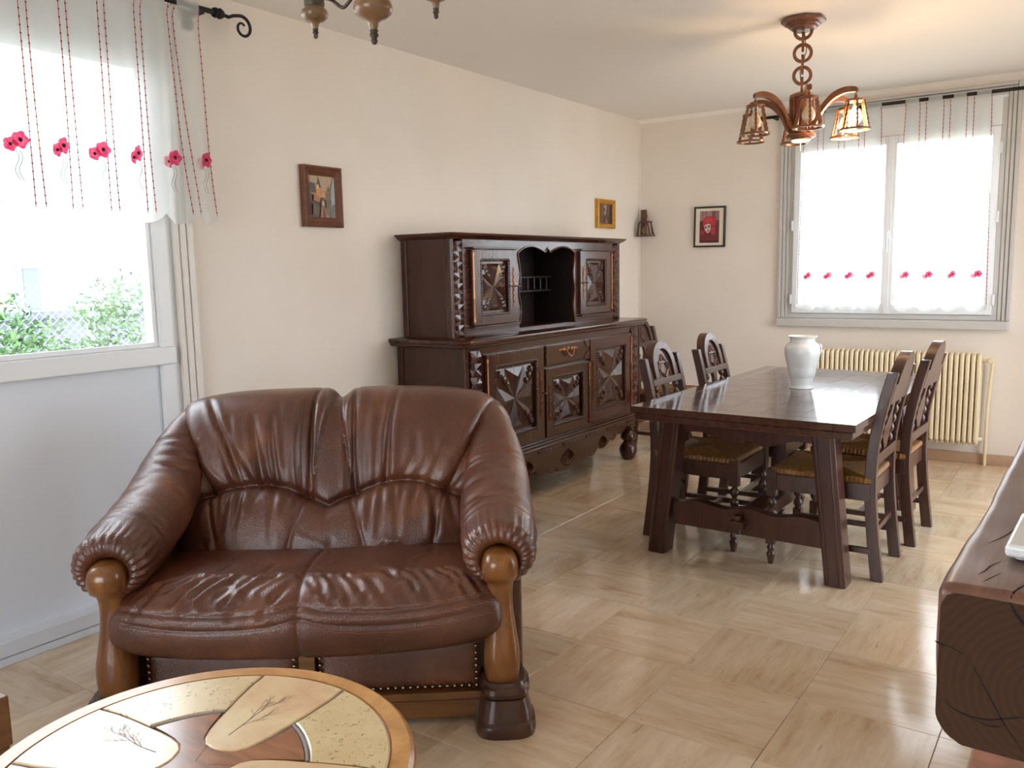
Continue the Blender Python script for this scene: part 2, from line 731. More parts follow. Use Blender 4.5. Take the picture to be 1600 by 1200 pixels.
WL0, WL1 = -.62, 2.085
b = MB().box(-T, 0, YF - T, WL0, 0, H).box(-T, 0, WL1, YB + T, 0, H).box(-T, 0, WL0, WL1, 2.42, H).box(-T, -.10, WL0, WL1, 0, .99)
struct(b.build('wall_left', M['wall']))
WB0, WB1, WBZ0, WBZ1 = 1.215, 2.56, .955, 2.40
b = MB().box(0, WB0, YB, YB + T, 0, H).box(WB1, XR, YB, YB + T, 0, H).box(WB0, WB1, YB, YB + T, 0, WBZ0).box(WB0, WB1, YB, YB + T, WBZ1, H)
struct(b.build('wall_back', M['wall']))
b = MB().box(XR, XR + T, YF - T, 3.5, 0, H).box(XR, XR + T, 5.7, YB + T, 0, H).box(XR, XR + T, 3.5, 5.7, 2.25, H)
struct(b.build('wall_right', M['wall']))
b = MB().box(0, .9, YF - T, YF, 0, H).box(3.2, XR, YF - T, YF, 0, H).box(.9, 3.2, YF - T, YF, 2.35, H)
struct(b.build('wall_front', M['wall']))

# baseboards
b = MB().box(0, XR, YB - .014, YB, 0, .072)
struct(b.build('baseboard_back', M['stone_base'], bevel=.003))
struct(MB().box(0, .014, 2.17, YB - .014, 0, .072).build('baseboard_left', M['stone_base'], bevel=.003))
bb = struct(MB().box(-.03, .045, WL0, WL1 + .005, .034, .09).build('trim_1', M['panel_paint'], bevel=.004))
MB().box(-.03, .040, WL0, WL1 + .005, 0, .030).build('lower_strip', M['panel_paint'], bb, bevel=.003)
struct(MB().tube([(.004, YB - .004, .08), (.004, YB - .004, H)], .007, 6).build('trim_2', M['wall']))
struct(MB().prism([(0, 0), (.022, 0), (0, .03)], .0, XR, lambda a, c, d: (d, YB - a, H - c)).build('trim_3', M['ceiling']))

# ---- left window bay
w1 = bpy.data.objects.new('window_1', None); COL.objects.link(w1); struct(w1)
for y0, y1 in ((1.995, 2.055), (.68, .75), (WL0, WL0 + .06)):
    MB().box(-.07, 0, y0, y1, .09, 2.2).build('stile', M['white_pvc'], w1, bevel=.004)
MB().box(-.07, -.012, 2.055, WL1, .09, 2.42).build('jamb', M['white_pvc'], w1, bevel=.003)
MB().box(-.09, .014, WL0, 2.055, .99, 1.062).build('sill_rail', M['white_pvc'], w1, bevel=.006)
MB().box(-.07, -.004, WL0, 2.055, 2.165, 2.215).build('top_rail', M['white_pvc'], w1, bevel=.004)
MB().box(-.09, -.015, WL0, WL1, 2.215, 2.42).build('shutter_box', M['white_pvc'], w1, bevel=.004)
for y0, y1 in ((.75, 1.995), (WL0 + .06, .68)):
    MB().box(-.045, -.037, y0, y1, 1.062, 2.165).build('pane', M['glass'], w1)
    MB().box(-.09, -.024, y0 + .002, y1 - .002, .0, .99).build('lower_panel', M['panel_paint'], w1)
    # glazing bead around each pane
    bm_ = MB()
    for (a, c, z0, z1) in ((y0, y0 + .02, 1.062, 2.165), (y1 - .02, y1, 1.062, 2.165), (y0 + .02, y1 - .02, 1.062, 1.082), (y0 + .02, y1 - .02, 2.145, 2.165)):
        bm_.box(-.034, -.016, a, c, z0, z1)
    bm_.build('glazing_bead', M['white_pvc'], w1, bevel=.003)
for k, (y0, y1, x1) in enumerate(((2.08, 2.106, .012), (2.106, 2.134, .020), (2.134, 2.162, .028))):
    MB().box(-.01, x1, y0 + .0015, y1 - .0015, .0, 2.42 + .026 * (k + 1)).build('casing', M['trim_cream'], w1, bevel=.004)

# ---- back window
w2 = bpy.data.objects.new('window_2', None); COL.objects.link(w2); struct(w2)
Fy = YB
for (x0, x1) in ((WB0, 1.242), (2.53, WB1)):
    MB().box(x0, x1, Fy - .006, Fy + .06, .985, 2.36).build('jamb', M['trim_white'], w2, bevel=.003)
MB().box(WB0, WB1, Fy - .004, Fy + .06, 2.19, 2.40).build('shutter_box', M['white_pvc'], w2, bevel=.003)
MB().box(WB0, WB1, Fy - .008, Fy + .06, WBZ0, .99).build('bottom_rail', M['trim_white'], w2, bevel=.004)
for (x0, x1) in ((1.242, 1.886), (1.890, 2.53)):
    for a, c in ((x0, x0 + (.046 if x0 < 1.5 else .034)), (x1 - (.034 if x0 < 1.5 else .046), x1)):
        MB().box(a, c, Fy - .022, Fy + .035, .992, 2.188).build('sash_stile', M['white_pvc'], w2, bevel=.005)
    for a, c in ((.992, 1.056), (2.135, 2.188)):
        MB().box(x0 + .034, x1 - .034, Fy - .020, Fy + .033, a, c).build('sash_rail', M['white_pvc'], w2, bevel=.005)
    MB().box(x0 + .034, x1 - .034, Fy + .004, Fy + .012, 1.056, 2.135).build('pane', M['glass'], w2)
MB().box(1.872, 1.904, Fy - .034, Fy - .020, .992, 2.188).build('meeting_strip', M['white_pvc'], w2, bevel=.005)
hb = MB().box(1.880, 1.896, Fy - .052, Fy - .03, 1.50, 1.56).tube([(1.888, Fy - .05, 1.545), (1.888, Fy - .072, 1.545), (1.888, Fy - .078, 1.52), (1.888, Fy - .074, 1.41)], .008, 8)
hb.build('handle', M['white_pvc'], w2, bevel=.003)
for x, z in ((1.236, 1.62), (1.236, 1.09), (2.536, 1.62), (2.536, 1.09), (2.536, 2.05)):
    MB().lathe([(.007, -.035), (.008, -.03), (.008, .03), (.007, .035)], 8, (x, Fy - .026, z)).build('hinge', M['white_pvc'], w2)
for k, (d, p) in enumerate(((.075, .030), (.050, .022), (.025, .014))):
    e = .024
    for side in (-1, 1):
        xe = WB0 - d if side < 0 else WB1 + d - e
        MB().box(xe + .001, xe + e - .001, Fy - p, Fy + .01, .955, 2.395 + d - .02).build('casing', M['trim_white'], w2, bevel=.004)
    MB().box(WB0 - d + e, WB1 + d - e, Fy - p, Fy + .01, 2.395 + d - .02 - e, 2.395 + d - .022).build('casing', M['trim_white'], w2, bevel=.004)
MB().box(WB0 - .075, WB1 + .072, Fy - .05, Fy + .01, .895, .953).build('window_sill', M['trim_white'], w2, bevel=.006)

# unseen glazed doors, invented to let more daylight into the room
for nm, fn in (('added_door_1', lambda a, z, d: (XR + .1 + d, a, z)), ('added_door_2', lambda a, z, d: (a, YF - .1 - d, z))):
    dr = bpy.data.objects.new(nm, None); COL.objects.link(dr); struct(dr)
    A0, A1, Z1 = (3.5, 5.7, 2.25) if nm == 'added_door_1' else (.9, 3.2, 2.35)
    n = 2
    wd = (A1 - A0) / n
    for k in range(n):
        a0, a1 = A0 + k * wd, A0 + (k + 1) * wd
        MB().prism([(a0, .0), (a1, .0), (a1, Z1), (a0, Z1)], 0, .05, fn, [[(a0 + .08, .12), (a1 - .08, .12), (a1 - .08, Z1 - .08), (a0 + .08, Z1 - .08)]]).build('added_door_leaf', M['white_pvc'], dr)
        MB().prism([(a0 + .08, .12), (a1 - .08, .12), (a1 - .08, Z1 - .08), (a0 + .08, Z1 - .08)], .02, .028, fn).build('pane', M['glass'], dr)


# ------------------------------------------------------------------ outdoors
struct(MB().box(-60, 60, -60, 60, -.75, -.7).build('ground', plain('pale_ground', srgb(196, 190, 178), .9)))
hwall = plain('pale_house_render', srgb(236, 230, 220), .9)
hroof = plain('house_roof_tile', srgb(170, 130, 110), .9)
hs = thing('neighbour_house', 'pale rendered house seen washed out through the left window', 'house', (-16, 15.5, -.7), .55)
MB().box(-6, 6, -4, 0, 0, 6).build('wall', hwall, hs)
MB().prism([(-6.5, 6), (6.5, 6), (0, 8.6)], -4.5, .5, lambda a, c, d: (a, d, c)).build('roof', hroof, hs)
shut = plain('pale_blue_shutter', srgb(150, 178, 200), .7)
for x in (-3.8, -1.2, 1.4, 4.0):
    for z in (.9, 3.6):
        wf = MB().prism([(x - .6, z), (x + .6, z), (x + .6, z + 1.5), (x - .6, z + 1.5)], -4.06, -4.0, lambda a, c, d: (a, d, c), [[(x - .5, z + .1), (x + .5, z + .1), (x + .5, z + 1.4), (x - .5, z + 1.4)]]).build('window', M['trim_white'], hs)
        MB().box(x - .5, x + .5, -4.03, -4.01, z + .1, z + 1.4).build('pane', plain('house_pane', srgb(90, 100, 110), .2), wf)
        for sx in (-.95, .63):
            MB().box(x + sx, x + sx + .32, -4.06, -4.01, z, z + 1.5).build('shutter', shut, hs)

fence = thing('chain_link_fence', 'pale green chain link fence behind the shrubs outside the left window', 'fence', (-4.6, 3.4, -.7))
gp = plain('green_coated_wire', srgb(150, 200, 196), .5)
fb = MB()
FL, FH, cs = 5.0, 2.0, .075
n = int(FL / cs)
for k in range(-int(FH / cs), n):
    for sgn in (1, -1):
        a0, a1 = k * cs, k * cs + FH
        z0, z1 = (0, FH) if sgn > 0 else (FH, 0)
        lo, hi = max(a0, 0), min(a1, FL)
        if hi - lo < .02:
            continue
        zz = lambda a: z0 + (z1 - z0) * (a - a0) / (a1 - a0)
        fb.tube([(.004 * sgn, lo - FL / 2, zz(lo)), (.004 * sgn, hi - FL / 2, zz(hi))], .0032, 4)
stuff(fb.build('wire_mesh', gp, fence))
for y in (-2.5, -.9, .8, 2.5):
    MB().lathe([(.025, 0), (.025, 2.1), (.018, 2.13), (.0, 2.14)], 8, (.03, y, 0)).build('post', gp, fence)
gw = MB()
gwm = plain('grey_garden_wall', srgb(92, 96, 104), .9, var=.2, vscale=3)
wl = tag(MB().box(-.15, .15, -4, 4, 0, 1.62).box(-.2, .2, -4.05, 4.05, 1.62, 1.70).build('garden_wall', gwm, loc=(-6.4, 4.6, -.7)),
         'low dark grey wall behind the chain link fence outside', 'garden wall')

fol = NT('juniper_green')
fc = fol.noise(fol.coords(), 6, 3)
fol.l(fol.ramp(fc, [(.3, srgb(26, 54, 28)), (.7, srgb(92, 132, 70))]), fol.p.inputs['Base Color'])
fol.p.inputs['Roughness'].default_value = .7
bark = plain('shrub_bark', srgb(90, 70, 52), .9)
shr = [(-2.05, 1.95, 1.78, .50, 'low juniper shrub at the left edge of the left window view'),
       (-2.25, 3.35, 1.98, .55, 'tallest juniper shrub beside the right frame of the left window'),
       (-3.5, 2.85, 1.82, .5, 'juniper shrub farther back against the chain link fence')]
for k, (x, y, h, rad, lab) in enumerate(shr):
    t = thing('juniper_shrub', lab, 'shrub', (x, y, -.7), 0, 'juniper shrubs outside the left window')
    st = MB()
    vs, fs = [], []
    for q in range(9):
        a = q * .7 + k
        st.tube([(0, 0, 0), (.25 * rad * math.cos(a), .25 * rad * math.sin(a), h * .4), (.7 * rad * math.cos(a), .7 * rad * math.sin(a), h * .75)], [.03, .02, .008], 5)
    st.build('stem', bark, t)
    tw = rng.normal(size=(150, 3)); tw /= np.linalg.norm(tw, axis=1)[:, None]
    for c_ in tw:
        c0 = np.array([c_[0] * rad * .8, c_[1] * rad * .8, h * .58 + c_[2] * h * .36]) * 1.0
        d = np.array([c_[0], c_[1], abs(c_[2]) * .5 + .25]) + rng.normal(size=3) * .25
        d /= np.linalg.norm(d)
        for q in range(34):
            p = c0 + d * (q / 34 * .26) + rng.normal(size=3) * .035
            e = d * .6 + rng.normal(size=3) * .6
            e = e / np.linalg.norm(e) * rng.uniform(.03, .06)
            sv = np.cross(e, rng.normal(size=3)); sv = sv / (np.linalg.norm(sv) + 1e-9) * .007
            n0 = len(vs)
            vs += [p - sv, p + sv, p + e * .6 + sv * 1.2, p + e, p + e * .6 - sv * 1.2]
            fs += [(n0, n0 + 1, n0 + 2, n0 + 3, n0 + 4)]
    stuff(MB().add(vs, fs).build('foliage', fol.m, t, recalc=False, smooth=False))


# ------------------------------------------------------------------ curtains and rods
def sheer_curtain(name, label, mp, bounds, ztop, zbot, gaps, stripes, poppies, prad, scw, sc0, stems, group):
    """mp(a, z, d) -> world point; bounds(z) -> (a0, a1)"""
    t = thing(name, label, 'curtain', mp(bounds(zbot)[0], ztop, 0), 0, group)
    o0 = Vector(t.location)

    def wp(a, z, d):
        return Vector(mp(a, z, d)) - o0

    def fold(a, z):
        k = (ztop - z) / (ztop - zbot)
        return .016 * min(1, max(0, (z - ztop + .07) / .03)) + (.006 + .012 * k) * (1 - .8 * max(0, 1 - k * 12)) * math.sin(a * 2 * PI / .14 + 1.1 * math.sin(z * 2)) + .006 * k * math.sin(a * 31 + z * 3)

    def zb(a):
        return zbot - .042 * abs(math.sin(PI * (a - sc0) / scw)) ** .6
    na, nz = int((bounds(ztop)[1] - bounds(ztop)[0]) / .008), 70
    vs, fs, ok = [], [], {}
    for i in range(na + 1):
        for j in range(nz + 1):
            z = ztop - (ztop - zbot) * j / nz
            a0, a1 = bounds(z)
            a = a0 + (a1 - a0) * i / na
            if j == nz:
                z = zb(a)
            elif j > nz - 4:
                z = z + (zb(a) - zbot) * (j - nz + 4) / 4
            vs.append(wp(a, z, fold(a, z)))
            ok[(i, j)] = not (z > ztop - .032 and any(g0 <= a <= g1 for g0, g1 in gaps))
    for i in range(na):
        for j in range(nz):
            if all(ok[q] for q in ((i, j), (i + 1, j), (i + 1, j + 1), (i, j + 1))):
                fs.append((i * (nz + 1) + j, (i + 1) * (nz + 1) + j, (i + 1) * (nz + 1) + j + 1, i * (nz + 1) + j + 1))
    MB().add(vs, fs).build('voile_panel', M['sheer'], t, recalc=False, ang=180)
    for (at, zt, ab, zbm) in stripes:
        s_ = MB()
        pts = [wp(at + (ab - at) * q / 24, zt + (zbm - zt) * q / 24, fold(at + (ab - at) * q / 24, zt + (zbm - zt) * q / 24) + .003) for q in range(25)]
        s_.tube(pts, .0017, 4)
        n0 = len(s_.f)
        L = zt - zbm
        m = int(L / .026)
        for q in range(m):
            k = (q + .5) / m
            p = wp(at + (ab - at) * k, zt - L * k, fold(at + (ab - at) * k, zt - L * k) + .0035)
            s_.dome(p,   .0036, .0026, wp(at, zt, 1) - wp(at, zt, 0), 5, 2)
        o = s_.build('embroidered_stripe', M['stripe_red'], t, mats=[M['stripe_dark']])
        for p in o.data.polygons[n0:]:
            p.material_index = 1
    for (a, z, sq, fl) in poppies:
        s_ = MB()
        nf = []
        for (da, dz, rr, off) in ((.55 * fl, .25, 1.0, .005), (-.62 * fl, -.35, .82, .0035)):
            ca, cz = a + da * prad * sq, z + dz * prad
            nr = wp(ca, cz, 1) - wp(ca, cz, 0)
            n = 30
            ring = [wp(ca + prad * rr * sq * (1 + .10 * math.cos(5 * w) + .05 * math.cos(11 * w + a * 9)) * math.cos(w), cz + prad * rr * (1 + .10 * math.cos(5 * w)) * math.sin(w), fold(a, z) + off + .002 * math.cos(5 * w)) for w in [2 * PI * q / n for q in range(n)]]
            c = wp(ca, cz, fold(a, z) + off + .001)
            s_.add([c] + ring, [(0, 1 + q, 1 + (q + 1) % n) for q in range(n)])
            nf.append((ca, cz, rr, off))
        k0 = len(s_.f)
        for ca, cz, rr, off in nf:
            s_.dome(wp(ca, cz, fold(a, z) + off + .001), prad * .27 * rr, .003, wp(ca, cz, 1) - wp(ca, cz, 0), 9, 2)
        o = s_.build('poppy', M['poppy_red'], t, mats=[M['poppy_dark']], ang=180)
        for p in o.data.polygons[k0:]:
            p.material_index = 1
        if stems:
            s2 = MB()
            for dd in (0, .012):
                s2.tube([wp(a + dd + .008 * math.sin(q), z - prad - q * .014, fold(a, z) + .003) for q in range(8)], .0012, 4)
            s2.build('stem', M['stem_green'], o)
    return t


lb = lambda z: (-.45, 2.192 + (2.40 - z) / .80 * .045)
st = []
for y in (1.516, 1.650, 1.792, 1.934, .21, .35, .49, .63, .77, .91, 1.09, 1.23, 1.37):
    for dy in (-.0145, .0145):
        st.append((y + dy, 2.385, y + dy + .004, 1.59))
st += [(2.054, 2.38, 2.107, 1.588), (2.082, 2.38, 2.133, 1.588), (2.19, 2.385, 2.234, 1.588)]
ga = [(y - .024, y + .024) for y in (.21, .35, .49, .63, .77, .91, 1.09, 1.23, 1.37, 1.516, 1.650, 1.792, 1.934)] + [(2.045, 2.092)]
pp = [(1.16, 1.80, 1, 1), (1.30, 1.80, .7, 1), (1.444, 1.80, 1, 1), (1.597, 1.797, .7, 1), (1.73, 1.796, 1, 1), (1.874, 1.797, .55, 1), (2.032, 1.797, .95, 1), (2.179, 1.802, .8, 1)] + [(y, 1.8, 1, 1) for y in (.6, .74, .88, 1.02)]
sheer_curtain('sheer_curtain', 'wide white voile valance with poppies over the big left window', lambda a, z, d: (.10 + d, a, z), lb, 2.412, 1.592, ga, st, pp, .028, .142, 2.128, True, 'poppy voile curtains')
rs = []
for x in (2.088, 2.228, 2.362):
    rs += [(x - .022, 2.372, x - .022, 2.05), (x + .016, 2.372, x + .016, 2.05)]
rs += [(1.98, 2.375, 1.944, 1.06), (2.475, 2.375, 2.505, 1.06)]
sheer_curtain('sheer_curtain', 'white voile curtain with poppies over the right sash of the back window', lambda a, z, d: (a, 6.222 - d, z),
              lambda z: (1.978 - (2.4 - z) / 1.35 * .036, 2.472 + (2.4 - z) / 1.35 * .035), 2.405, 1.052, [(2.066, 2.112), (2.20, 2.255), (2.34, 2.386)], rs,
              [(2.01 + k * .142, 1.256, s_, 1) for k, s_ in enumerate((.95, 1, .8, 1.1))], .022, .142, 1.95, False, 'poppy voile curtains')
ls = []
for x in (1.44, 1.58, 1.71):
    ls += [(x - .02, 2.368, x - .02, 2.05), (x + .02, 2.368, x + .02, 2.05)]
ls += [(1.33, 2.37, 1.305, 1.06), (1.83, 2.372, 1.858, 1.06)]
sheer_curtain('sheer_curtain', 'white voile curtain with poppies over the left sash of the back window', lambda a, z, d: (a, 6.222 - d, z),
              lambda z: (1.325 - (2.4 - z) / 1.35 * .03, 1.832 + (2.4 - z) / 1.35 * .03), 2.402, 1.048, [(1.42, 1.462), (1.56, 1.605), (1.69, 1.735)], ls,
              [(1.37 + k * .142, 1.26, s_, 1) for k, s_ in enumerate((.9, 1, 1, .95))], .022, .142, 1.30, False, 'poppy voile curtains')

rod = thing('curtain_rod', 'black iron curtain rod with a scroll end over the left window', 'curtain rod', (.1, 2.0, 2.395))
MB().tube([(0, -2.5, 0), (0, .30, .004)], .0105, 10).build('pole', M['iron'], rod)
MB().lathe([(.0, 0), (.018, .002), (.021, .012), (.015, .022), (.022, .03), (.017, .044), (.011, .05)], 12, (0, .27, .004), Matrix.Rotation(-PI / 2, 3, 'X')).build('collar', M['iron'], rod)
sp = [(0, .31, .004), (0, .345, .0), (0, .365, .010)]
for k in range(26):
    a = PI * .62 - k * .30
    rr = .048 - k * .0014
    sp.append((0, .412 + rr * math.cos(a), -.028 + rr * math.sin(a)))
MB().tube(sp, [.0075 - .0001 * k for k in range(len(sp))], 8).build('scroll_finial', M['iron'], rod)
MB().box(-.1, .006, .205, .225, -.016, .006).box(-.1, -.092, .19, .24, -.06, .02).build('bracket', M['iron'], rod, bevel=.002)
rod2 = thing('curtain_rod', 'long black iron curtain rod across the top of the back window', 'curtain rod', (1.9, 6.222, 2.389))
MB().tube([(-.86, 0, .002), (.95, 0, -.002)], .011, 10).build('pole', M['iron'], rod2)
for x in (-.80, .90):
    MB().box(x, x + .016, -.006, .086, -.012, .004).build('bracket', M['iron'], rod2)
for x, s_ in ((-.86, -1), (.95, 1)):
    MB().lathe([(.0, 0), (.017, .004), (.02, .016), (.012, .026), (.02, .04), (.0, .06)], 10, (x, 0, 0), Matrix.Rotation(s_ * PI / 2, 3, 'Y')).build('finial', M['iron'], rod2)
#FURN
# ------------------------------------------------------------------ loveseat
sofa = thing('loveseat', 'brown leather two-seat sofa with golden oak front posts below the left window', 'sofa', (1.291, 1.574, 0), math.radians(37.66))
UC = -.02


def G(d, w):
    return np.exp(-(d / w) ** 2)


def make_back():
    nu, nz = 330, 190
    x = np.linspace(-1, 1, nu)
    s = np.sign(x) * (1 - (1 - np.abs(x)) ** 1.35)
    t = 1 - (1 - np.linspace(0, 1, nz)) ** 1.4
    Sg, Tg = np.meshgrid(s, t, indexing='ij')
    zt = .975 - .036 * G(s - .012, .065) - .014 * np.abs(s) ** 4
    Z = .34 + Tg * (zt[:, None] - .34)
    tt = np.array([.34, .45, .52, .60, .70, .78, .85, .89, .92, .945, .962, .975])
    hh = np.array([.53, .60, .655, .672, .660, .648, .634, .618, .596, .560, .505, .44])
    zn = .34 + Tg * (.975 - .34)
    hw = np.interp(zn, tt, hh)
    Uu = Sg * hw
    v0 = .43 + (Z - .40) * .52
    fall = np.clip(1 - np.abs(Sg) ** 5, 0, 1) ** .5 * np.clip(1 - np.clip((Tg - .55) / .45, 0, 1) ** 4.5, 0, 1) ** .5
    archL = [(-.52, .55), (-.517, .567), (-.414, .597), (-.36, .610), (-.292, .618), (-.22, .618), (-.16, .606), (-.087, .580), (-.018, .548)]
    archR = [(-.018, .548), (.04, .575), (.09, .592), (.162, .614), (.23, .622), (.29, .618), (.368, .594), (.47, .556)]
    arch = archL + archR[1:]
    az = np.interp(Uu, [p[0] for p in arch], [p[1] for p in arch])
    above = 1 / (1 + np.exp(-(Z - az) / .012))
    B = np.zeros_like(Z)
    # upper pillows: swell between the centre strip and the side seam
    for sg in (-1, 1):
        cxm = -.006 + sg * .292
        q = np.clip(1 - ((Uu - cxm) / (.216 + .08 * (Z - .6) / .37)) ** 8, 0, 1)
        zz = np.clip((Z - az) / np.maximum(.97 - az, .05), 0, 1)
        B += above * q ** .5 * .050 * np.clip(np.sin(PI * np.clip(zz * .86 + .07, 0, 1)), 0, 1) ** .55
        # side wings
        B += above * G(Uu - sg * .60, .10) * .03
    strip = G(Uu - .012, .045) * above
    B += np.clip(1 - ((Uu + .006) / .072) ** 8, 0, 1) ** .5 * above * .026 * np.clip((.965 - Z) / .1, 0, 1)
    low = (1 - above)
    zz = np.clip((Z - .36) / np.maximum(az - .36, .05), 0, 1)
    B += low * (.050 * np.sin(PI * np.clip(zz * .9 + .05, 0, 1)) ** .6 * np.clip(1 - (Uu / .56) ** 6, 0, 1) + .02)
    # seams
    D = pdist(Uu, Z, arch)
    B -= .020 * G(D, .010) + .012 * G(D, .028)
    seams = [[(-.066, .975), (-.076, .881), (-.082, .718), (-.090, .585)], [(.062, .975), (.060, .845), (.066, .672), (.076, .588)],
             [(-.60, .95), (-.571, .905), (-.535, .817), (-.466, .686), (-.412, .597)], [(.60, .95), (.565, .905), (.526, .833), (.463, .703), (.391, .592)],
             [(-.425, .589), (-.394, .479), (-.365, .36)], [(-.087, .58), (-.127, .47), (-.156, .36)], [(.056, .575), (.097, .464), (.128, .35)], [(.384, .585), (.355, .476), (.322, .34)]]
    for k, sl in enumerate(seams):
        d = pdist(Uu, Z, sl)
        B -= (.014 if k < 4 else .006) * G(d, .007) + (.010 if k < 4 else .004) * G(d, .022)
    for sl in ([(.034, .96), (.036, .758), (.046, .588)], [(.585, .91), (.545, .81), (.482, .703), (.412, .60)]):
        B -= .005 * G(pdist(Uu, Z, sl), .005)
    # gathered folds fanning up from the arch, and down below it
    rr = np.random.default_rng(11)
    for sg in (-1, 1):
        for k in range(9):
            u0_ = UC + sg * (.10 + .30 * (k + rr.uniform(-.4, .4)) / 8)
            z0_ = np.interp(u0_, [p[0] for p in arch], [p[1] for p in arch])
            spread = 1.0 + .62 * ((abs(u0_ - UC) - .10) / .3)
            u1_ = UC + sg * (.085 + (abs(u0_ - UC) - .085) * spread * 1.25) + rr.uniform(-.02, .02)
            L = rr.choice([.16, .22, .30, .34])
            z1_ = z0_ + L
            um = (u0_ * .5 + u1_ * .5) - sg * rr.uniform(-.006, .016)
            pl = [(u0_, z0_), (um, z0_ + L * .5), (u0_ + (u1_ - u0_) * L / .32, z1_)]
            d = pdist(Uu, Z, pl)
            fade = np.clip(1 - (Z - z0_) / (L * 1.02), 0, 1) ** .5 * above
            am = rr.choice([.004, .007, .011, .014])
            wd = rr.uniform(.010, .017)
            B += fade * am * (-1.1 * G(d, wd) + .7 * G(d - 1.9 * wd, 1.3 * wd))
        for k in range(9):
            u0_ = UC + sg * (.12 + .30 * (k + rr.uniform(-.4, .4)) / 8)
            z0_ = np.interp(u0_, [p[0] for p in arch], [p[1] for p in arch]) - .01
            L = rr.uniform(.08, .2)
            pl = [(u0_, z0_), (u0_ + rr.uniform(-.03, .03), z0_ - L)]
            d = pdist(Uu, Z, pl)
            fade = np.clip((Z - z0_ + L * 1.02) / L, 0, 1) ** .6 * low
            B += fade * rr.uniform(.003, .008) * (-1.0 * G(d, .010) + .9 * G(d - .02, .014))
        # creases across the wings above the arms
        for k in range(8):
            z0_ = .55 + .028 * k + rr.uniform(-.008, .008)
            d = pdist(Uu, Z, [(sg * .46, z0_ - .01), (sg * .56, z0_ + .012), (sg * .66, z0_ + rr.uniform(-.02, .02))])
            B -= rr.uniform(.003, .009) * G(d, .008) * np.clip((np.abs(Uu) - .44) / .08, 0, 1)
    # slack folds where back meets seat
    for k in range(10):
        u0_ = rr.uniform(-.42, .42)
        d = pdist(Uu, Z, [(u0_, rr.uniform(.40, .46)), (u0_ + rr.uniform(-.14, .14), rr.uniform(.38, .44))])
        B += rr.uniform(-.006, .006) * G(d, .012)
    TH = .17
    n = -TH + (TH + B) * fall
    P = np.stack([Uu, v0 + .894 * -n, Z + .447 * n], -1)
    MB().grid(P).build('backrest', M['leather'], sofa, ang=180, recalc=False)
    # outside back
    ex = np.linspace(-1, 1, 31)
    P2 = []
    idx = np.linspace(0, nu - 1, 31).astype(int)
    jdx = np.linspace(0, nz - 1, 25).astype(int)
    Q = P[np.ix_(idx, jdx)]
    bul = np.clip(1 - s[idx][:, None] ** 4, 0, 1) * np.clip(1 - t[jdx][None, :] ** 4, 0, 1)
    nn = -TH - .035 * bul - n[np.ix_(idx, jdx)]
    Q = Q + np.stack([0 * nn, -.894 * nn, .447 * nn], -1)
    MB().grid(Q[::-1]).build('outside_back', M['leather'], sofa, ang=180, recalc=False)


make_back()


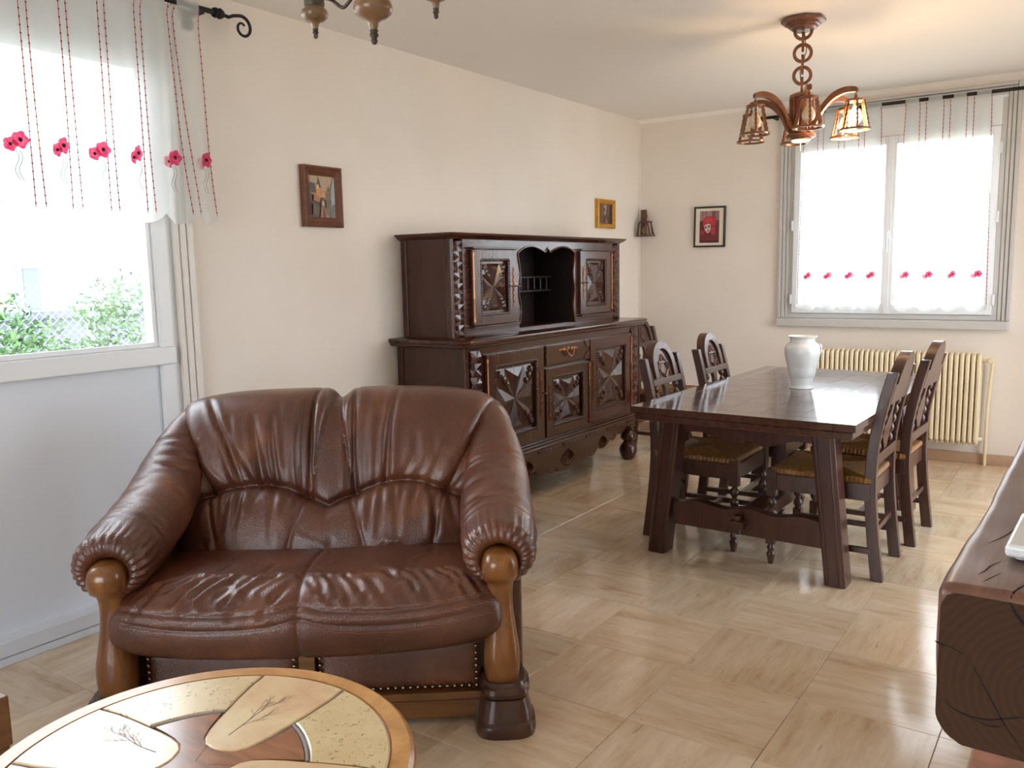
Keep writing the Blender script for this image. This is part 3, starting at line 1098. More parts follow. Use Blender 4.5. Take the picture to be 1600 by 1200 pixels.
def make_seat():
    prof = spline([(.62, .385), (.46, .425), (.32, .448), (.18, .465), (.07, .470), (-.01, .455), (-.062, .415), (-.082, .36), (-.078, .31), (-.058, .268), (-.02, .250), (.06, .246), (.4, .246)], 150)
    us = list(np.linspace(-1, 1, 301))
    us = [math.copysign(1 - (1 - abs(x)) ** 1.5, x) * .552 for x in us]
    cols, kk = [], []
    for x in us:
        cols.append(x)
        kk.append(1.0)
    cols = [-.556, -.556] + cols + [.556, .556]
    kk = [0, .6] + kk + [.6, 0]
    X = np.array(cols)
    K = np.array(kk)
    e = np.clip(1 - np.abs(X / .556) ** 8, 0, 1) ** .42
    V = np.repeat(prof[None, :, 0], len(X), 0)
    Z = np.repeat(prof[None, :, 1], len(X), 0)
    cz = .355
    lobe = .003 * (np.sin(np.clip((np.abs(X - UC)) / .54, 0, 1) * PI) ** .8)[:, None]
    zs = (.48 + .52 * e)[:, None]
    up = (Z > cz)
    Z = cz + (Z - cz) * zs * np.where(up, 1, 1) + np.where(up, lobe, -lobe * .3)
    Z = Z + np.where(~up, .030 * (np.abs(X) / .55)[:, None] ** 2.2 * np.clip((cz - Z) / .1, 0, 1), 0)
    V = V + ((1 - e) * .055)[:, None] * np.clip((.3 - V) / .35, 0, 1)
    cv, cz2 = .22, .36
    V = cv + (V - cv) * K[:, None]
    Z = cz2 + (Z - cz2) * K[:, None]
    Ug = np.repeat(X[:, None], prof.shape[0], 1)
    P = np.stack([Ug, V, Z], -1)
    N = -normals(P)
    # arclength coordinate along the profile
    ds = np.r_[0, np.cumsum(np.hypot(*np.diff(prof, axis=0).T))]
    i0 = int(np.argmin(np.abs(prof[:, 0] - .07)[:75]))
    A = np.repeat((ds - ds[i0])[None, :], len(X), 0)
    D = np.zeros_like(A)
    rr = np.random.default_rng(5)
    for k in range(46):
        uu = -.50 + 1.0 * (k + rr.uniform(-.45, .45)) / 45
        sl = .030 if uu < UC else -.018
        L = rr.uniform(.05, .12)
        a0 = rr.uniform(.0, .06)
        pl = [(uu + sl * 1.2, a0), (uu + rr.uniform(-.008, .008), a0 + L * .5), (uu - sl * 1.3, a0 + L)]
        d = pdist(Ug, A, pl)
        wd = rr.uniform(.008, .013)
        D += rr.uniform(.0015, .0050) * (-G(d, wd) + .7 * G(d - 1.9 * wd, 1.2 * wd)) * (1 - G(Ug - UC, .03))
    for k in range(14):
        uu, a0 = rr.uniform(-.4, .4), rr.uniform(-.25, -.05)
        d = pdist(Ug, A, [(uu, a0), (uu + rr.uniform(-.06, .06), a0 + rr.uniform(.02, .08))])
        D += rr.uniform(-.004, .004) * G(d, .012)
    D -= .005 * G(Ug - UC, .0045) + .003 * G(Ug - UC, .02)
    band = .172 + .018 * np.sin(np.clip((np.abs(Ug - UC)) / .53, 0, 1) * PI) - .026 * (np.abs(Ug) / .53) ** 3 - .012 * G(Ug - UC, .05)
    D -= .006 * G(A - band + .021, .004) + .006 * G(A - band - .019, .004)
    D += .003 * G(A - band, .014)
    D *= np.clip((.54 - np.abs(Ug)) / .07, 0, 1)
    P = P + N * D[..., None]
    st_ = MB().grid(P).build('seat_cushion', M['leather'], sofa, ang=180, recalc=False)
    # stitching: three rows of short dashes
    sb = MB()
    jj = lambda a: int(np.argmin(np.abs(A[0] - a)))
    for i in range(8, len(X) - 8):
        if K[i] < 1 or abs(X[i]) > .535:
            continue
        for off in (-.032, 0, .034):
            if (i % 2) and off != 0:
                pass
            j = jj(band[i, 0] + off)
            p, q = P[i, j], P[min(i + 1, len(X) - 1), j]
            c, d = (p + q) / 2, (q - p)
            nn = N[i, j]
            c = c + nn * .0012
            d = d * .33
            w = np.cross(nn, d)
            w = w / (np.linalg.norm(w) + 1e-9) * .0012
            sb.add([c - d - w, c + d - w, c + d + w, c - d + w], [(0, 1, 2, 3)])
    stuff(sb.build('stitching', M['stitch'], st_, recalc=False))


make_seat()


def make_arm(sg):
    C_ = spline([(.530, .775, .850), (.545, .715, .800), (.558, .650, .738), (.562, .575, .680), (.560, .485, .628), (.556, .37, .590), (.556, .24, .563), (.556, .13, .545), (.554, .03, .534)], 90)
    R_ = np.interp(np.linspace(0, 1, 90), [0, .12, .25, .4, .5, .65, .8, 1], [.030, .058, .084, .104, .112, .116, .115, .108])
    nphi = 96
    rows = []
    rr = np.random.default_rng(3 + (sg > 0))
    ph = np.linspace(0, 2 * PI, nphi, endpoint=False)
    cr_ = [(rr.uniform(.22, .82), rr.uniform(-1, 1), rr.uniform(.002, .006), rr.uniform(-.5, .5)) for _ in range(18)]
    for i in range(90):
        t = C_[min(i + 1, 89)] - C_[max(i - 1, 0)]
        t /= np.linalg.norm(t)
        e1 = np.array([1., 0, 0]) - t * t[0]
        e1 /= np.linalg.norm(e1)
        e2 = np.cross(e1, t)
        e2 = e2 if e2[1] * -.4 + e2[2] > 0 else -e2
        k = i / 89
        rad = R_[i] * np.ones(nphi)
        for (kc, pc, am, sl) in cr_:
            dphi = (ph - PI / 2 - pc + PI) % (2 * PI) - PI
            rad -= am * np.exp(-((k - kc - sl * .06 * dphi) / .013) ** 2) * np.exp(-(dphi / .7) ** 2)
        # seam ring and pleats near the front
        rad -= .005 * math.exp(-((k - .86) / .008) ** 2) - .003 * math.exp(-((k - .885) / .012) ** 2)
        if k > .88:
            rad -= .006 * ((k - .88) / .12) * (.5 + .5 * np.sin(26 * ph + 1.5 * np.sin(3 * ph)))
        rows.append(C_[i] + np.outer(np.cos(ph) * rad * 1.02, e1) + np.outer(np.sin(ph) * rad * .92, e2))
    kn = np.array([.551, -.02, .498])
    c0 = C_[-1]
    for q, (sc, fw) in enumerate(((.985, .022), (.93, .040), (.84, .053), (.72, .058), (.60, .054), (.50, .040), (.44, .015))):
        cc = c0 * sc + np.array([kn[0], c0[1], kn[2]]) * (1 - sc)
        rad = .108 * sc * np.ones(nphi) - .0065 * (1 - abs(q - 3) / 6) * (.5 + .5 * np.sin(26 * ph + 1.5 * np.sin(3 * ph)))
        fwv = fw - .006 * (1 - abs(q - 3) / 5) * (.5 + .5 * np.sin(26 * ph + 1.5 * np.sin(3 * ph)))
        rows.append(np.stack([cc[0] + np.cos(ph) * rad * 1.02, c0[1] - fwv, cc[2] + np.sin(ph) * rad * .92], -1))
    P = np.array(rows)
    P[:, :, 0] *= sg
    if sg > 0:
        P = P[:, ::-1]
    arm = MB().grid(P, cv=True).build('arm_roll', M['leather'], sofa, ang=180)
    sb = MB()
    for off in (0, 2):
        i = 74 + off
        for j in range(0, nphi):
            p, q = P[i, j], P[i, (j + 1) % nphi]
            nrm = (p - P[i].mean(0))
            nrm /= np.linalg.norm(nrm)
            if nrm[2] < -.3:
                continue
            c, d = (p + q) / 2 + nrm * .001, (q - p) * .3
            w = np.cross(nrm, d)
            w = w / np.linalg.norm(w) * .001
            sb.add([c - d - w, c + d - w, c + d + w, c - d + w], [(0, 1, 2, 3)])
    stuff(sb.build('stitching', M['stitch'], arm, recalc=False))
    # outer side panel
    sp_ = MB().prism([(.07, .10), (.80, .10), (.86, .66), (.55, .66), (.3, .56), (.07, .50)], sg * .53, sg * .62, lambda a, c, d: (d, a, c))
    sp_.build('side_panel', M['leather'], sofa, bevel=.012)
    # turned front post
    secs = [(.158, .049, -.048, .05), (.20, .053, -.056, .05), (.25, .052, -.056, .05), (.30, .045, -.046, .05), (.36, .038, -.034, .05), (.41, .036, -.030, .05),
            (.448, .040, -.034, .05), (.462, .049, -.050, .052), (.480, .053, -.066, .054), (.505, .053, -.074, .055), (.528, .049, -.070, .055), (.545, .038, -.056, .052), (.553, .018, -.03, .045)]
    m = 28

    def loft(secs, uc, pw=2.6):
        rows = []
        for z, hw, v0, v1 in secs:
            vc, hv = (v0 + v1) / 2, (v1 - v0) / 2
            rows.append([(uc + hw * math.copysign(abs(math.cos(a)) ** (2 / pw), math.cos(a)), vc + hv * math.copysign(abs(math.sin(a)) ** (2 / pw), math.sin(a)), z) for a in [2 * PI * q / m for q in range(m)]])
        P = np.array(rows)
        b_ = MB().grid(P, cv=True)
        b_.f.append(tuple(range(m))[::-1])
        b_.f.append(tuple((len(secs) - 1) * m + q for q in range(m)))
        return b_
    sm = []
    zz = [s_[0] for s_ in secs]
    sp2 = spline(secs, 60)
    loft([tuple(x) for x in sp2], sg * .553).build('front_post', M['mid_wood'], sofa, ang=50)
    pl = [(0, .088, -.082, .09), (.018, .091, -.086, .09), (.036, .088, -.083, .09), (.044, .080, -.074, .09), (.060, .078, -.072, .09), (.092, .070, -.064, .09), (.108, .066, -.062, .09), (.110, .060, -.056, .09), (.116, .060, -.056, .09), (.117, .070, -.068, .09), (.130, .074, -.072, .09), (.144, .072, -.070, .09), (.150, .064, -.062, .09), (.160, .060, -.058, .09)]
    loft(pl, sg * .56, 3.2).build('plinth', M['plinth_wood'], sofa, ang=24)


for sg in (-1, 1):
    make_arm(sg)
for sg in (-1, 1):
    u0_, u1_ = (UC + .026, .49) if sg > 0 else (-.49, UC - .026)
    pz0, pz1 = .108, .262
    pn = MB()
    nu_, nz_ = 24, 10
    P = np.zeros((nu_ + 1, nz_ + 1, 3))
    for i in range(nu_ + 1):
        for j in range(nz_ + 1):
            a, c = i / nu_, j / nz_
            P[i, j] = (u0_ + (u1_ - u0_) * a, .045 - .018 * (1 - (2 * a - 1) ** 8) ** .5 * (1 - (2 * c - 1) ** 6) ** .5, pz0 + (pz1 - pz0) * c)
    bp_ = pn.grid(P).build('base_panel', M['leather'], sofa, ang=180)
    nb = MB()
    pts = [(u0_ + .012 + (u1_ - u0_ - .024) * k / 21, pz0 + .010) for k in range(22)]
    for q in range(1, 8):
        pts += [(u0_ + .012, pz0 + .010 + .0205 * q), (u1_ - .012, pz0 + .010 + .0205 * q)]
    for a, z in pts:
        nb.dome((a, .0285, z), .0068, .006, (0, -1, 0), 8, 3)
    stuff(nb.build('nail_trim', M['nail'], bp_))
MB().box(UC - .024, UC + .024, .022, .07, .100, .262).build('centre_block', M['rail_wood'], sofa, bevel=.004)
MB().box(-.50, .50, .022, .062, .018, .076).box(-.50, .50, .010, .062, .080, .106).build('base_rail', M['rail_wood'], sofa, bevel=.006)
MB().box(-.52, .52, .07, .80, .06, .30).build('base_frame', M['plinth_wood'], sofa)
for sg in (-1, 1):
    MB().lathe([(.03, 0), (.038, .02), (.03, .062)], 12, (sg * .5, .74, 0)).build('rear_foot', M['plinth_wood'], sofa)

# ------------------------------------------------------------------ coffee table
ct = thing('coffee_table', 'round coffee table with stone leaf tiles set in a wooden top', 'coffee table', (1.80, .85, 0))
CTZ = .45
MB().lathe([(.30, .405), (.385, .405), (.398, .415), (.403, .43), (.400, .443), (.392, CTZ - .001), (.358, CTZ - .001), (.358, CTZ - .008), (.0, CTZ - .008)], 96).build('tabletop', M['rim_wood'], ct, ang=25)
PR = lambda pts: [(rr * math.cos(math.radians(a)), rr * math.sin(math.radians(a))) for rr, a in pts]


def inset(poly, d):
    n = len(poly)
    ar = sum(poly[i][0] * poly[(i + 1) % n][1] - poly[(i + 1) % n][0] * poly[i][1] for i in range(n))
    sgn = 1 if ar > 0 else -1
    out = []
    for i in range(n):
        p, q, w = Vector((*poly[i - 1],)), Vector((*poly[i],)), Vector((*poly[(i + 1) % n],))
        e1, e2 = (q - p).normalized(), (w - q).normalized()
        n1, n2 = Vector((-e1.y, e1.x)) * sgn, Vector((-e2.y, e2.x)) * sgn
        b_ = n1 + n2
        b_ = b_ / max(b_.length, .2)
        out.append(tuple(q + b_ * d / max(b_.dot(n1), .5)))
    return out


def slab(poly, z0, z1, e=.003):
    n = len(poly)
    top = inset(poly, e)
    b_ = MB()
    b_.add([(*p, z0) for p in poly] + [(*p, z1 - e * .6) for p in poly] + [(*p, z1) for p in top],
           [(i, (i + 1) % n, n + (i + 1) % n, n + i) for i in range(n)] + [(n + i, n + (i + 1) % n, 2 * n + (i + 1) % n, 2 * n + i) for i in range(n)])
    tr = tessellate_polygon([[Vector((*p, 0)) for p in top]])
    b_.f += [tuple(2 * n + i for i in t) for t in tr]
    return b_


def leafpoly(off, rmax):
    right = [(rmax, off - 16.6)] + [(.30, off - 19), (.245, off - 21.2), (.205, off - 23), (.165, off - 26), (.13, off - 29), (.10, off - 31), (.078, off - 28), (.066, off - 18)]
    tip = [(.060, off - 6), (.060, off + 6)]
    left = [(rr, 2 * off - a) for rr, a in right[::-1]]
    arc = [(rmax, off + 16.6 - 33.2 * k / 10) for k in range(1, 10)]
    return right + tip + left + arc


for q, off in enumerate((14, 104, 194, 284)):
    pl = PR(leafpoly(off, .354))
    g_ = slab(inset(pl, -.0035), CTZ - .008, CTZ - .0035, .001).build('grout_line', M['grout'], ct, ang=8)
    lt = slab(pl, CTZ - .008, CTZ, .003).build('leaf_tile', M['leaf_stone'], ct, ang=8)
    # pressed fern print: a bent stem with paired twigs
    fp = MB()
    c_, s_ = math.cos(math.radians(off)), math.sin(math.radians(off))

    def at(rr, w):
        return (rr * c_ - w * s_, rr * s_ + w * c_, CTZ + .0004)

    def strip(pts, w0, w1):
        n = len(pts)
        L_, R_ = [], []
        for i, (rr, w) in enumerate(pts):
            a = pts[max(i - 1, 0)]
            b_ = pts[min(i + 1, n - 1)]
            dx, dy = b_[0] - a[0], b_[1] - a[1]
            l_ = math.hypot(dx, dy) + 1e-9
            h_ = (w0 + (w1 - w0) * i / (n - 1))
            L_.append(at(rr - dy / l_ * h_, w + dx / l_ * h_))
            R_.append(at(rr + dy / l_ * h_, w - dx / l_ * h_))
        fp.add(L_ + R_, [(i, i + 1, n + i + 1, n + i) for i in range(n - 1)])
    rq = random.Random(q + 2)
    def grow(rr, w, an, L_, wd, lv):
        pts, x, y, h = [], rr, w, an
        for k in range(6):
            pts.append((x, y))
            h += rq.uniform(-.12, .12)
            x += L_ / 5 * math.cos(h)
            y += L_ / 5 * math.sin(h)
        strip(pts, wd, wd * .55)
        if lv > 0:
            for k in range(1, 6):
                if rq.random() < (.9 if k > 1 else .4):
                    grow(*pts[k], h + rq.choice((-1, 1)) * rq.uniform(.25, .6), L_ * rq.uniform(.35, .55), wd * .6, lv - 1)
            grow(*pts[-1], h + rq.uniform(-.2, .2), L_ * .5, wd * .55, lv - 1)
    grow(.105, .012 if q % 2 else -.012, rq.uniform(-.1, .25), .10, .0010, 3)
    fp.build('fern_print', M['print_brown'], lt, recalc=False, smooth=False)
    # pitted stone between two leaves
    o1, o2 = off + 17.6, off + 72.4
    rp = [(.354, o1), (.30, off + 20), (.245, off + 22.2), (.208, off + 24)] + [(.208 - .005 * math.sin(PI * k / 8), off + 24 + 42 * k / 8) for k in range(1, 8)] + [(.208, off + 66), (.245, off + 67.8), (.30, off + 70), (.354, o2)]
    rp += [(.354, o2 - (o2 - o1) * k / 14) for k in range(1, 14)]
    slab(PR(rp), CTZ - .008, CTZ - .0004, .003).build('stone_tile', M['rough_stone'], ct, ang=8)
    wp_ = [(.02, off + 45), (.074, off + 24), (.10, off + 32.5), (.13, off + 31), (.165, off + 28), (.196, off + 26)] + [(.196 - .004 * math.sin(PI * k / 8), off + 26 + 38 * k / 8) for k in range(1, 8)] + [(.196, off + 64), (.165, off + 62), (.13, off + 59), (.10, off + 57.5), (.074, off + 66)]
    wi = slab(PR(wp_), CTZ - .008, CTZ - .002, .001).build('wood_inlay', M['prop_wood'], ct, ang=8)
    MB().tube([Vector((*p, CTZ - .0035)) for p in PR([(.202 - .005 * math.sin(PI * k / 8), off + 24.5 + 41 * k / 8) for k in range(9)])], .0035, 6).build('grout_line', M['grout'], ct)
MB().lathe([(.0, CTZ - .008), (.07, CTZ - .008), (.07, CTZ - .0025), (.0, CTZ - .0025)], 32).build('wood_inlay', M['prop_wood'], ct)
MB().lathe([(.27, .34), (.30, .345), (.31, .40), (.27, .405)], 48).build('apron', M['mid_wood'], ct)
for k in range(4):
    a = PI / 4 + k * PI / 2
    x, y = .25 * math.cos(a), .25 * math.sin(a)
    MB().lathe([(.022, 0), (.028, .02), (.02, .05), (.034, .12), (.036, .2), (.024, .28), (.034, .33), (.034, .404)], 14, (x, y, 0)).build('leg', M['mid_wood'], ct)

# ------------------------------------------------------------------ low wooden stool at the left edge
stl = thing('wooden_stool', 'brown wooden stool, only its corner showing beyond the round tiled table', 'stool', (1.06, .62, 0))
MB().box(-.16, .16, -.17, .17, .335, .45).build('seat', M['stool'], stl, bevel=.005)
for sx in (-1, 1):
    for sy in (-1, 1):
        MB().box(sx * .13 - .025, sx * .13 + .025, sy * .14 - .025, sy * .14 + .025, 0, .336).build('leg', M['stool'], stl, bevel=.004)
MB().box(-.105, .105, -.012, .012, .12, .16).box(-.145, -.115, -.115, .115, .12, .16).box(.115, .145, -.115, .115, .12, .16).build('stretcher', M['stool'], stl, bevel=.003)
# ------------------------------------------------------------------ sideboard
SBY = 4.365
sb = thing('sideboard', 'long dark carved oak sideboard on bun feet along the left wall', 'sideboard', (0, SBY, 0))
FX = .47     # front plane


def star(mb, cy, cz, A, B, x, h, pf=None):
    """carved diamond-point star in the (y,z) plane at depth x, facing +x"""
    def P(a, c, d):
        return (x + d, cy + a, cz + c)
    k = .52
    O = P(0, 0, .12 * h)
    for (s1, s2, ver) in ((1, 1, 0), (1, -1, 0), (1, 1, 1), (1, -1, 1)):
        if ver == 0:
            L_, R_, Tt = P(-k * A, s2 * B, 0), P(k * A, s2 * B, 0), P(0, s2 * .70 * B, h)
        else:
            L_, R_, Tt = P(s2 * A, -k * B, 0), P(s2 * A, k * B, 0), P(s2 * .70 * A, 0, h)
        mb.add([O, L_, R_, Tt], [(0, 1, 3), (0, 3, 2), (1, 2, 3)])
    for sy in (-1, 1):
        for sz in (-1, 1):
            a, b_, c, t = P(sy * k * A, sz * B, 0), P(sy * A, sz * B, 0), P(sy * A, sz * k * B, 0), P(sy * .60 * A, sz * .60 * B, h * .55)
            mb.add([O, a, b_, c, t], [(0, 1, 4), (1, 2, 4), (2, 3, 4), (3, 0, 4)])
            for q, rr in ((.52, .10), (.68, .12), (.84, .13)):
                mb.dome(P(sy * q * A, sz * q * B, h * (.52 if q < .62 else .55 * (1 - q) / .38)), min(A, B) * rr, min(A, B) * .09, (1, 0, 0), 7, 2)


def beading(y0, y1, z0, z1, x, step=.016):
    mb = MB()
    for a0, a1, fix, hor in ((y0, y1, z0, 1), (y0, y1, z1, 1), (z0, z1, y0, 0), (z0, z1, y1, 0)):
        n = max(3, int((a1 - a0) / step))
        for k in range(n):
            c = a0 + (a1 - a0) * (k + .5) / n
            if hor:
                mb.dome((x, c, fix), step * .5, step * .45, (1, 0, 0), 6, 2)
            else:
                mb.dome((x, fix, c), step * .5, step * .45, (1, 0, 0), 6, 2)
    return mb


def carved_door(par, y0, y1, z0, z1, x, mw, mt, hinge, key, name='door'):
    """a framed door with a sunk star panel; returns the door (its frame mesh)"""
    py0, py1, pz0, pz1 = y0 + mw, y1 - mw, z0 + mt, z1 - mt
    fr = MB().prism([(y0, z0), (y1, z0), (y1, z1), (y0, z1)], x, x + .022, YZ(0), [[(py0, pz0), (py1, pz0), (py1, pz1), (py0, pz1)]])
    d = fr.build(name, M['dark_z'], par, bevel=.004)
    pn = MB().box(x - .012, x + .002, py0, py1, pz0, pz1)
    A, B = (py1 - py0) / 2 - .012, (pz1 - pz0) / 2 - .012
    star(pn, (py0 + py1) / 2, (pz0 + pz1) / 2, A, B, x + .002, .026)
    pn.build('star_panel', M['dark_z'], d, ang=12)
    stuff(beading(py0 - .009, py1 + .009, pz0 - .009, pz1 + .009, x + .021).build('beading', M['dark_y'], d))
    yh = y0 + .004 if hinge < 0 else y1 - .004
    zc, hl = (z0 + z1) / 2, (z1 - z0) * .40
    MB().lathe([(0, -hl - .035), (.004, -hl - .03), (.007, -hl - .015), (.004, -hl), (.0046, -hl + .01), (.0046, -.06), (.0066, -.05), (.0046, -.04), (.0046, .04), (.0066, .05), (.0046, .06), (.0046, hl - .01), (.004, hl), (.007, hl + .015), (.004, hl + .03), (0, hl + .035)],
               8, (x + .026, yh, zc)).build('pin_hinge', M['brass'], d)
    yk = y1 - mw * .42 if hinge < 0 else y0 + mw * .42
    L_ = .105 if z1 - z0 > .45 else .085
    L_ *= 1.25
    prof = []
    for k in range(41):
        q = -1 + 2 * k / 40
        prof.append((yk + (.010 - .004 * abs(q) + .0045 * math.cos(q * 19)), zc + q * L_))
    prof += [(2 * yk - a, c) for a, c in prof[::-1]]
    es = MB().prism(prof, x + .022, x + .025, YZ(0))
    es.build('escutcheon', M['brass_dark'], d)
    if key:
        kb = MB().tube([(x + .022, yk, zc), (x + .050, yk, zc)], .003, 6)
        kb.tube([(x + .058 + .009 * math.cos(a), yk + .013 * math.sin(a), zc) for a in [2 * PI * q / 12 for q in range(12)]], .0025, 6, closed=True)
        kb.build('key', M['nail'], d)
    return d


def column(par, y0, y1, z0, z1, x, n, name='carved_column'):
    mb = MB().box(x - .02, x, y0, y1, z0, z1)
    yc, hw = (y0 + y1) / 2, (y1 - y0) / 2 - .008
    hz = (z1 - z0) / n / 2
    for k in range(n):
        zc = z0 + hz * (2 * k + 1)
        c = (x + .016, yc, zc) if k % 2 else (x + .004, yc, zc)
        ring = [(-1, -1), (0, -1), (1, -1), (1, 0), (1, 1), (0, 1), (-1, 1), (-1, 0)]
        vs = [c] + [(x + (.014 if (q % 2) == (k % 2) else .001), yc + a * hw, zc + b_ * hz * .97) for q, (a, b_) in enumerate(ring)]
        mb.add(vs, [(0, 1 + q, 1 + (q + 1) % 8) for q in range(8)])
        # close the sides of the carved strip
        for q in range(8):
            p1, p2 = vs[1 + q], vs[1 + (q + 1) % 8]
            mb.add([p1, p2, (x - .001, p2[1], p2[2]), (x - .001, p1[1], p1[2])], [(0, 1, 2, 3)])
    return mb.build(name, M['dark_z'], par, ang=10)


MB().box(.012, FX, -.985, .985, .30, .956).build('body', M['dark_y'], sb, bevel=.004)
for s_ in (-1, 1):
    MB().box(.02, .06, s_ * .985, s_ * .997, .32, .95).box(FX - .04, FX + .004, s_ * .985, s_ * .999, .30, .954).box(.06, FX - .04, s_ * .985, s_ * .991, .32, .95).build('side_panel', M['side_z'], sb, bevel=.003)
# worktop with rounded front corners and a stepped lip
def topoly(xf_, hy, rc):
    pts = [(.004, -hy), (xf_ - rc, -hy)] + [(xf_ - rc + rc * math.sin(a), -hy + rc - rc * math.cos(a)) for a in [PI / 2 * k / 6 for k in range(1, 6)]] + [(xf_, -hy + rc)]
    return pts + [(a, -c) for a, c in pts[::-1]]


wt = MB()
levels = [(.950, .505, 1.018, .05), (.956, .515, 1.028, .055), (.962, .519, 1.033, .06), (.968, .519, 1.033, .06), (.974, .527, 1.040, .06), (.984, .532, 1.045, .06), (.990, .530, 1.043, .06), (.994, .523, 1.036, .06)]
base = None
rows = [[(a, c, z) for a, c in topoly(x_, hy, rc)] for z, x_, hy, rc in levels]
n_ = len(rows[0])
wt.grid(np.array(rows), cv=True)
wt.f.append(tuple(range(n_))[::-1])
wt.f.append(tuple((len(rows) - 1) * n_ + k for k in range(n_)))
wt.build('worktop', M['dark_y'], sb, ang=40)
for s_ in (-1, 1):
    a, b_ = sorted((s_ * .853, s_ * .952))
    column(sb, a, b_, .385, .935, FX, 8)
for y0, y1, h_, k_ in ((-.83, -.272, -1, 1), (.272, .83, 1, 1)):
    carved_door(sb, y0, y1, .372, .905, FX, .088, .078, h_, k_)
carved_door(sb, -.252, .252, .365, .770, FX, .084, .066, 1, 1)
dr = MB().prism([(-.252, .785), (.252, .785), (.252, .905), (-.252, .905)], FX, FX + .020, YZ(0)).build('drawer', M['dark_y'], sb, bevel=.006)
cut = MB()
for sy in (-1, 1):
    for sz in (-1, 1):
        cy, cz = sy * .252, .845 + sz * .060
        pts = [(cy, cz)] + [(cy - sy * .06 * math.cos(a), cz - sz * .05 * math.sin(a)) for a in [PI / 2 * k / 6 for k in range(7)]]
        cut.prism(pts, FX + .018, FX + .026, YZ(0))
cut.build('corner_moulding', M['dark_y'], dr, bevel=.003)
hb = MB()
for sy in (-1, 1):
    prof = [(.012, 0), (.013, .003), (.007, .006), (.006, .016), (.0, .018)]
    hb.lathe(prof, 10, (FX + .02, sy * .042, .862), Matrix.Rotation(PI / 2, 3, 'Y'))
    for k in range(3):
        hb.dome((FX + .020, sy * (.062 + .018 * k), .868 - .002 * k), .010, .006, (1, 0, 0), 8, 2)
hb.dome((FX + .020, 0, .868), .014, .007, (1, 0, 0), 8, 2)
hb.tube([(FX + .036 + .008 * math.sin(PI * k / 12), -.042 + .084 * k / 12, .862 - .036 * math.sin(PI * k / 12) ** .7) for k in range(13)], .0045, 8)
hb.build('bail_handle', M['brass'], dr)
# base moulding, dentils, scalloped apron with shells
bm = MB()
for z0, z1, xx in ((.300, .322, .030), (.322, .340, .020), (.340, .352, .008)):
    bm.box(.02, FX + xx, -.985 - xx * .6, .985 + xx * .6, z0, z1)
bm.build('base_moulding', M['dark_y'], sb, bevel=.004)
db = MB()
for k in range(66):
    y = -.90 + 1.80 * k / 65
    if abs(y) % .60 > .14 and abs(y) % .60 < .30 and k % 2:
        pass
    if (k // 5) % 2 == 0:
        db.box(FX + .024, FX + .036, y - .010, y + .010, .288, .302)
    else:
        db.box(FX + .020, FX + .028, y - .0138, y + .0138, .289, .302)
stuff(db.build('dentil_strip', M['dark_y'], sb, bevel=.002))


def apron_z(y):
    a = abs(y)
    base = .128 + .15 * (min(a, .9) / .9) ** 1.6
    if a < .13:
        return .135 - .010 * math.cos(a / .13 * PI / 2)
    seg = [(.13, .24), (.24, .37), (.37, .54), (.54, .64), (.64, .78), (.78, .90)]
    for p, q in seg:
        if p <= a <= q:
            return base + .028 - .030 * math.sin(PI * (a - p) / (q - p)) ** .6
    return .29


ys = [-.90 + 1.8 * k / 180 for k in range(181)]
poly = [(y, apron_z(y)) for y in ys] + [(.90, .302), (-.90, .302)]
ap = MB().prism(poly, FX - .012, FX + .012, YZ(0)).build('scalloped_apron', M['dark_y'], sb, ang=45)
for cy, cz, w, hh in ((0, .255, .095, .10), (-.44, .262, .055, .075), (.44, .262, .055, .075)):
    shl = MB()
    for k in range(9):
        a = -PI / 2 + (k - 4) * .24
        dx, dz = math.cos(a), math.sin(a)
        tip = (FX + .016, cy + w * dx * 1.0, cz + hh * dz)
        s1, s2 = a - .11, a + .11
        v = [(FX + .012, cy, cz), (FX + .012, cy + w * math.cos(s1), cz + hh * math.sin(s1)), (FX + .012, cy + w * math.cos(s2), cz + hh * math.sin(s2)), (FX + .026, cy + w * .62 * dx, cz + hh * .62 * dz)]
        shl.add(v, [(0, 1, 3), (1, 2, 3), (2, 0, 3)])
        shl.dome((FX + .012, cy + w * 1.06 * dx, cz + hh * 1.06 * dz), .0075, .008, (1, 0, 0), 7, 2)
    shl.build('shell_carving', M['dark_y'], ap, ang=15)
for sx in (FX - .045, .075):
    for sy in (-1, 1):
        ft = MB().lathe([(0, 0), (.030, 0), (.046, .014), (.060, .045), (.064, .072), (.058, .100), (.040, .124), (.030, .130), (.034, .135), (.050, .148), (.056, .168), (.050, .188), (.036, .200), (.034, .21), (.036, .23), (.036, .306)], 22, (sx, sy * .915, 0))
        ft.build('bun_foot', M['dark_z'], sb)
for sy in (-1, 1):
    a, b_ = sorted((sy * .868, sy * .958))
    column(sb, a, b_, .212, .300, FX - .012, 2, 'carved_block')

# ------------------------------------------------------------------ upper hutch
hu = thing('hutch', 'dark carved oak hutch with an open niche standing on the long sideboard', 'hutch', (0, SBY, .994))
HX, HH = .352, .547
nic = .315
MB().box(.012, .030, -.925, .925, 0, HH - .03).build('back_panel', M['shade_in'], hu)
for s_ in (-1, 1):
    a, b_ = sorted((s_ * .925, s_ * .903))
    MB().box(.012, HX - .02, a, b_, 0, HH - .03).build('side', M['side_z'], hu, bevel=.002)
    a, b_ = sorted((s_ * .932, s_ * .903))
    for xa_, xb_ in ((HX - .035, HX), (.012, .05)):
        MB().box(xa_, xb_, a, b_, 0, HH - .03).build('corner_stile', M['dark_z'], hu, bevel=.004)
    a, b_ = sorted((s_ * (nic + .02), s_ * (nic + .036)))
    MB().box(.03, HX - .02, a, b_, 0, HH - .03).build('partition', M['shade_in'], hu)
MB().box(.03, HX - .02, -.903, .903, 0, .014).build('bottom_board', M['dark_y'], hu)
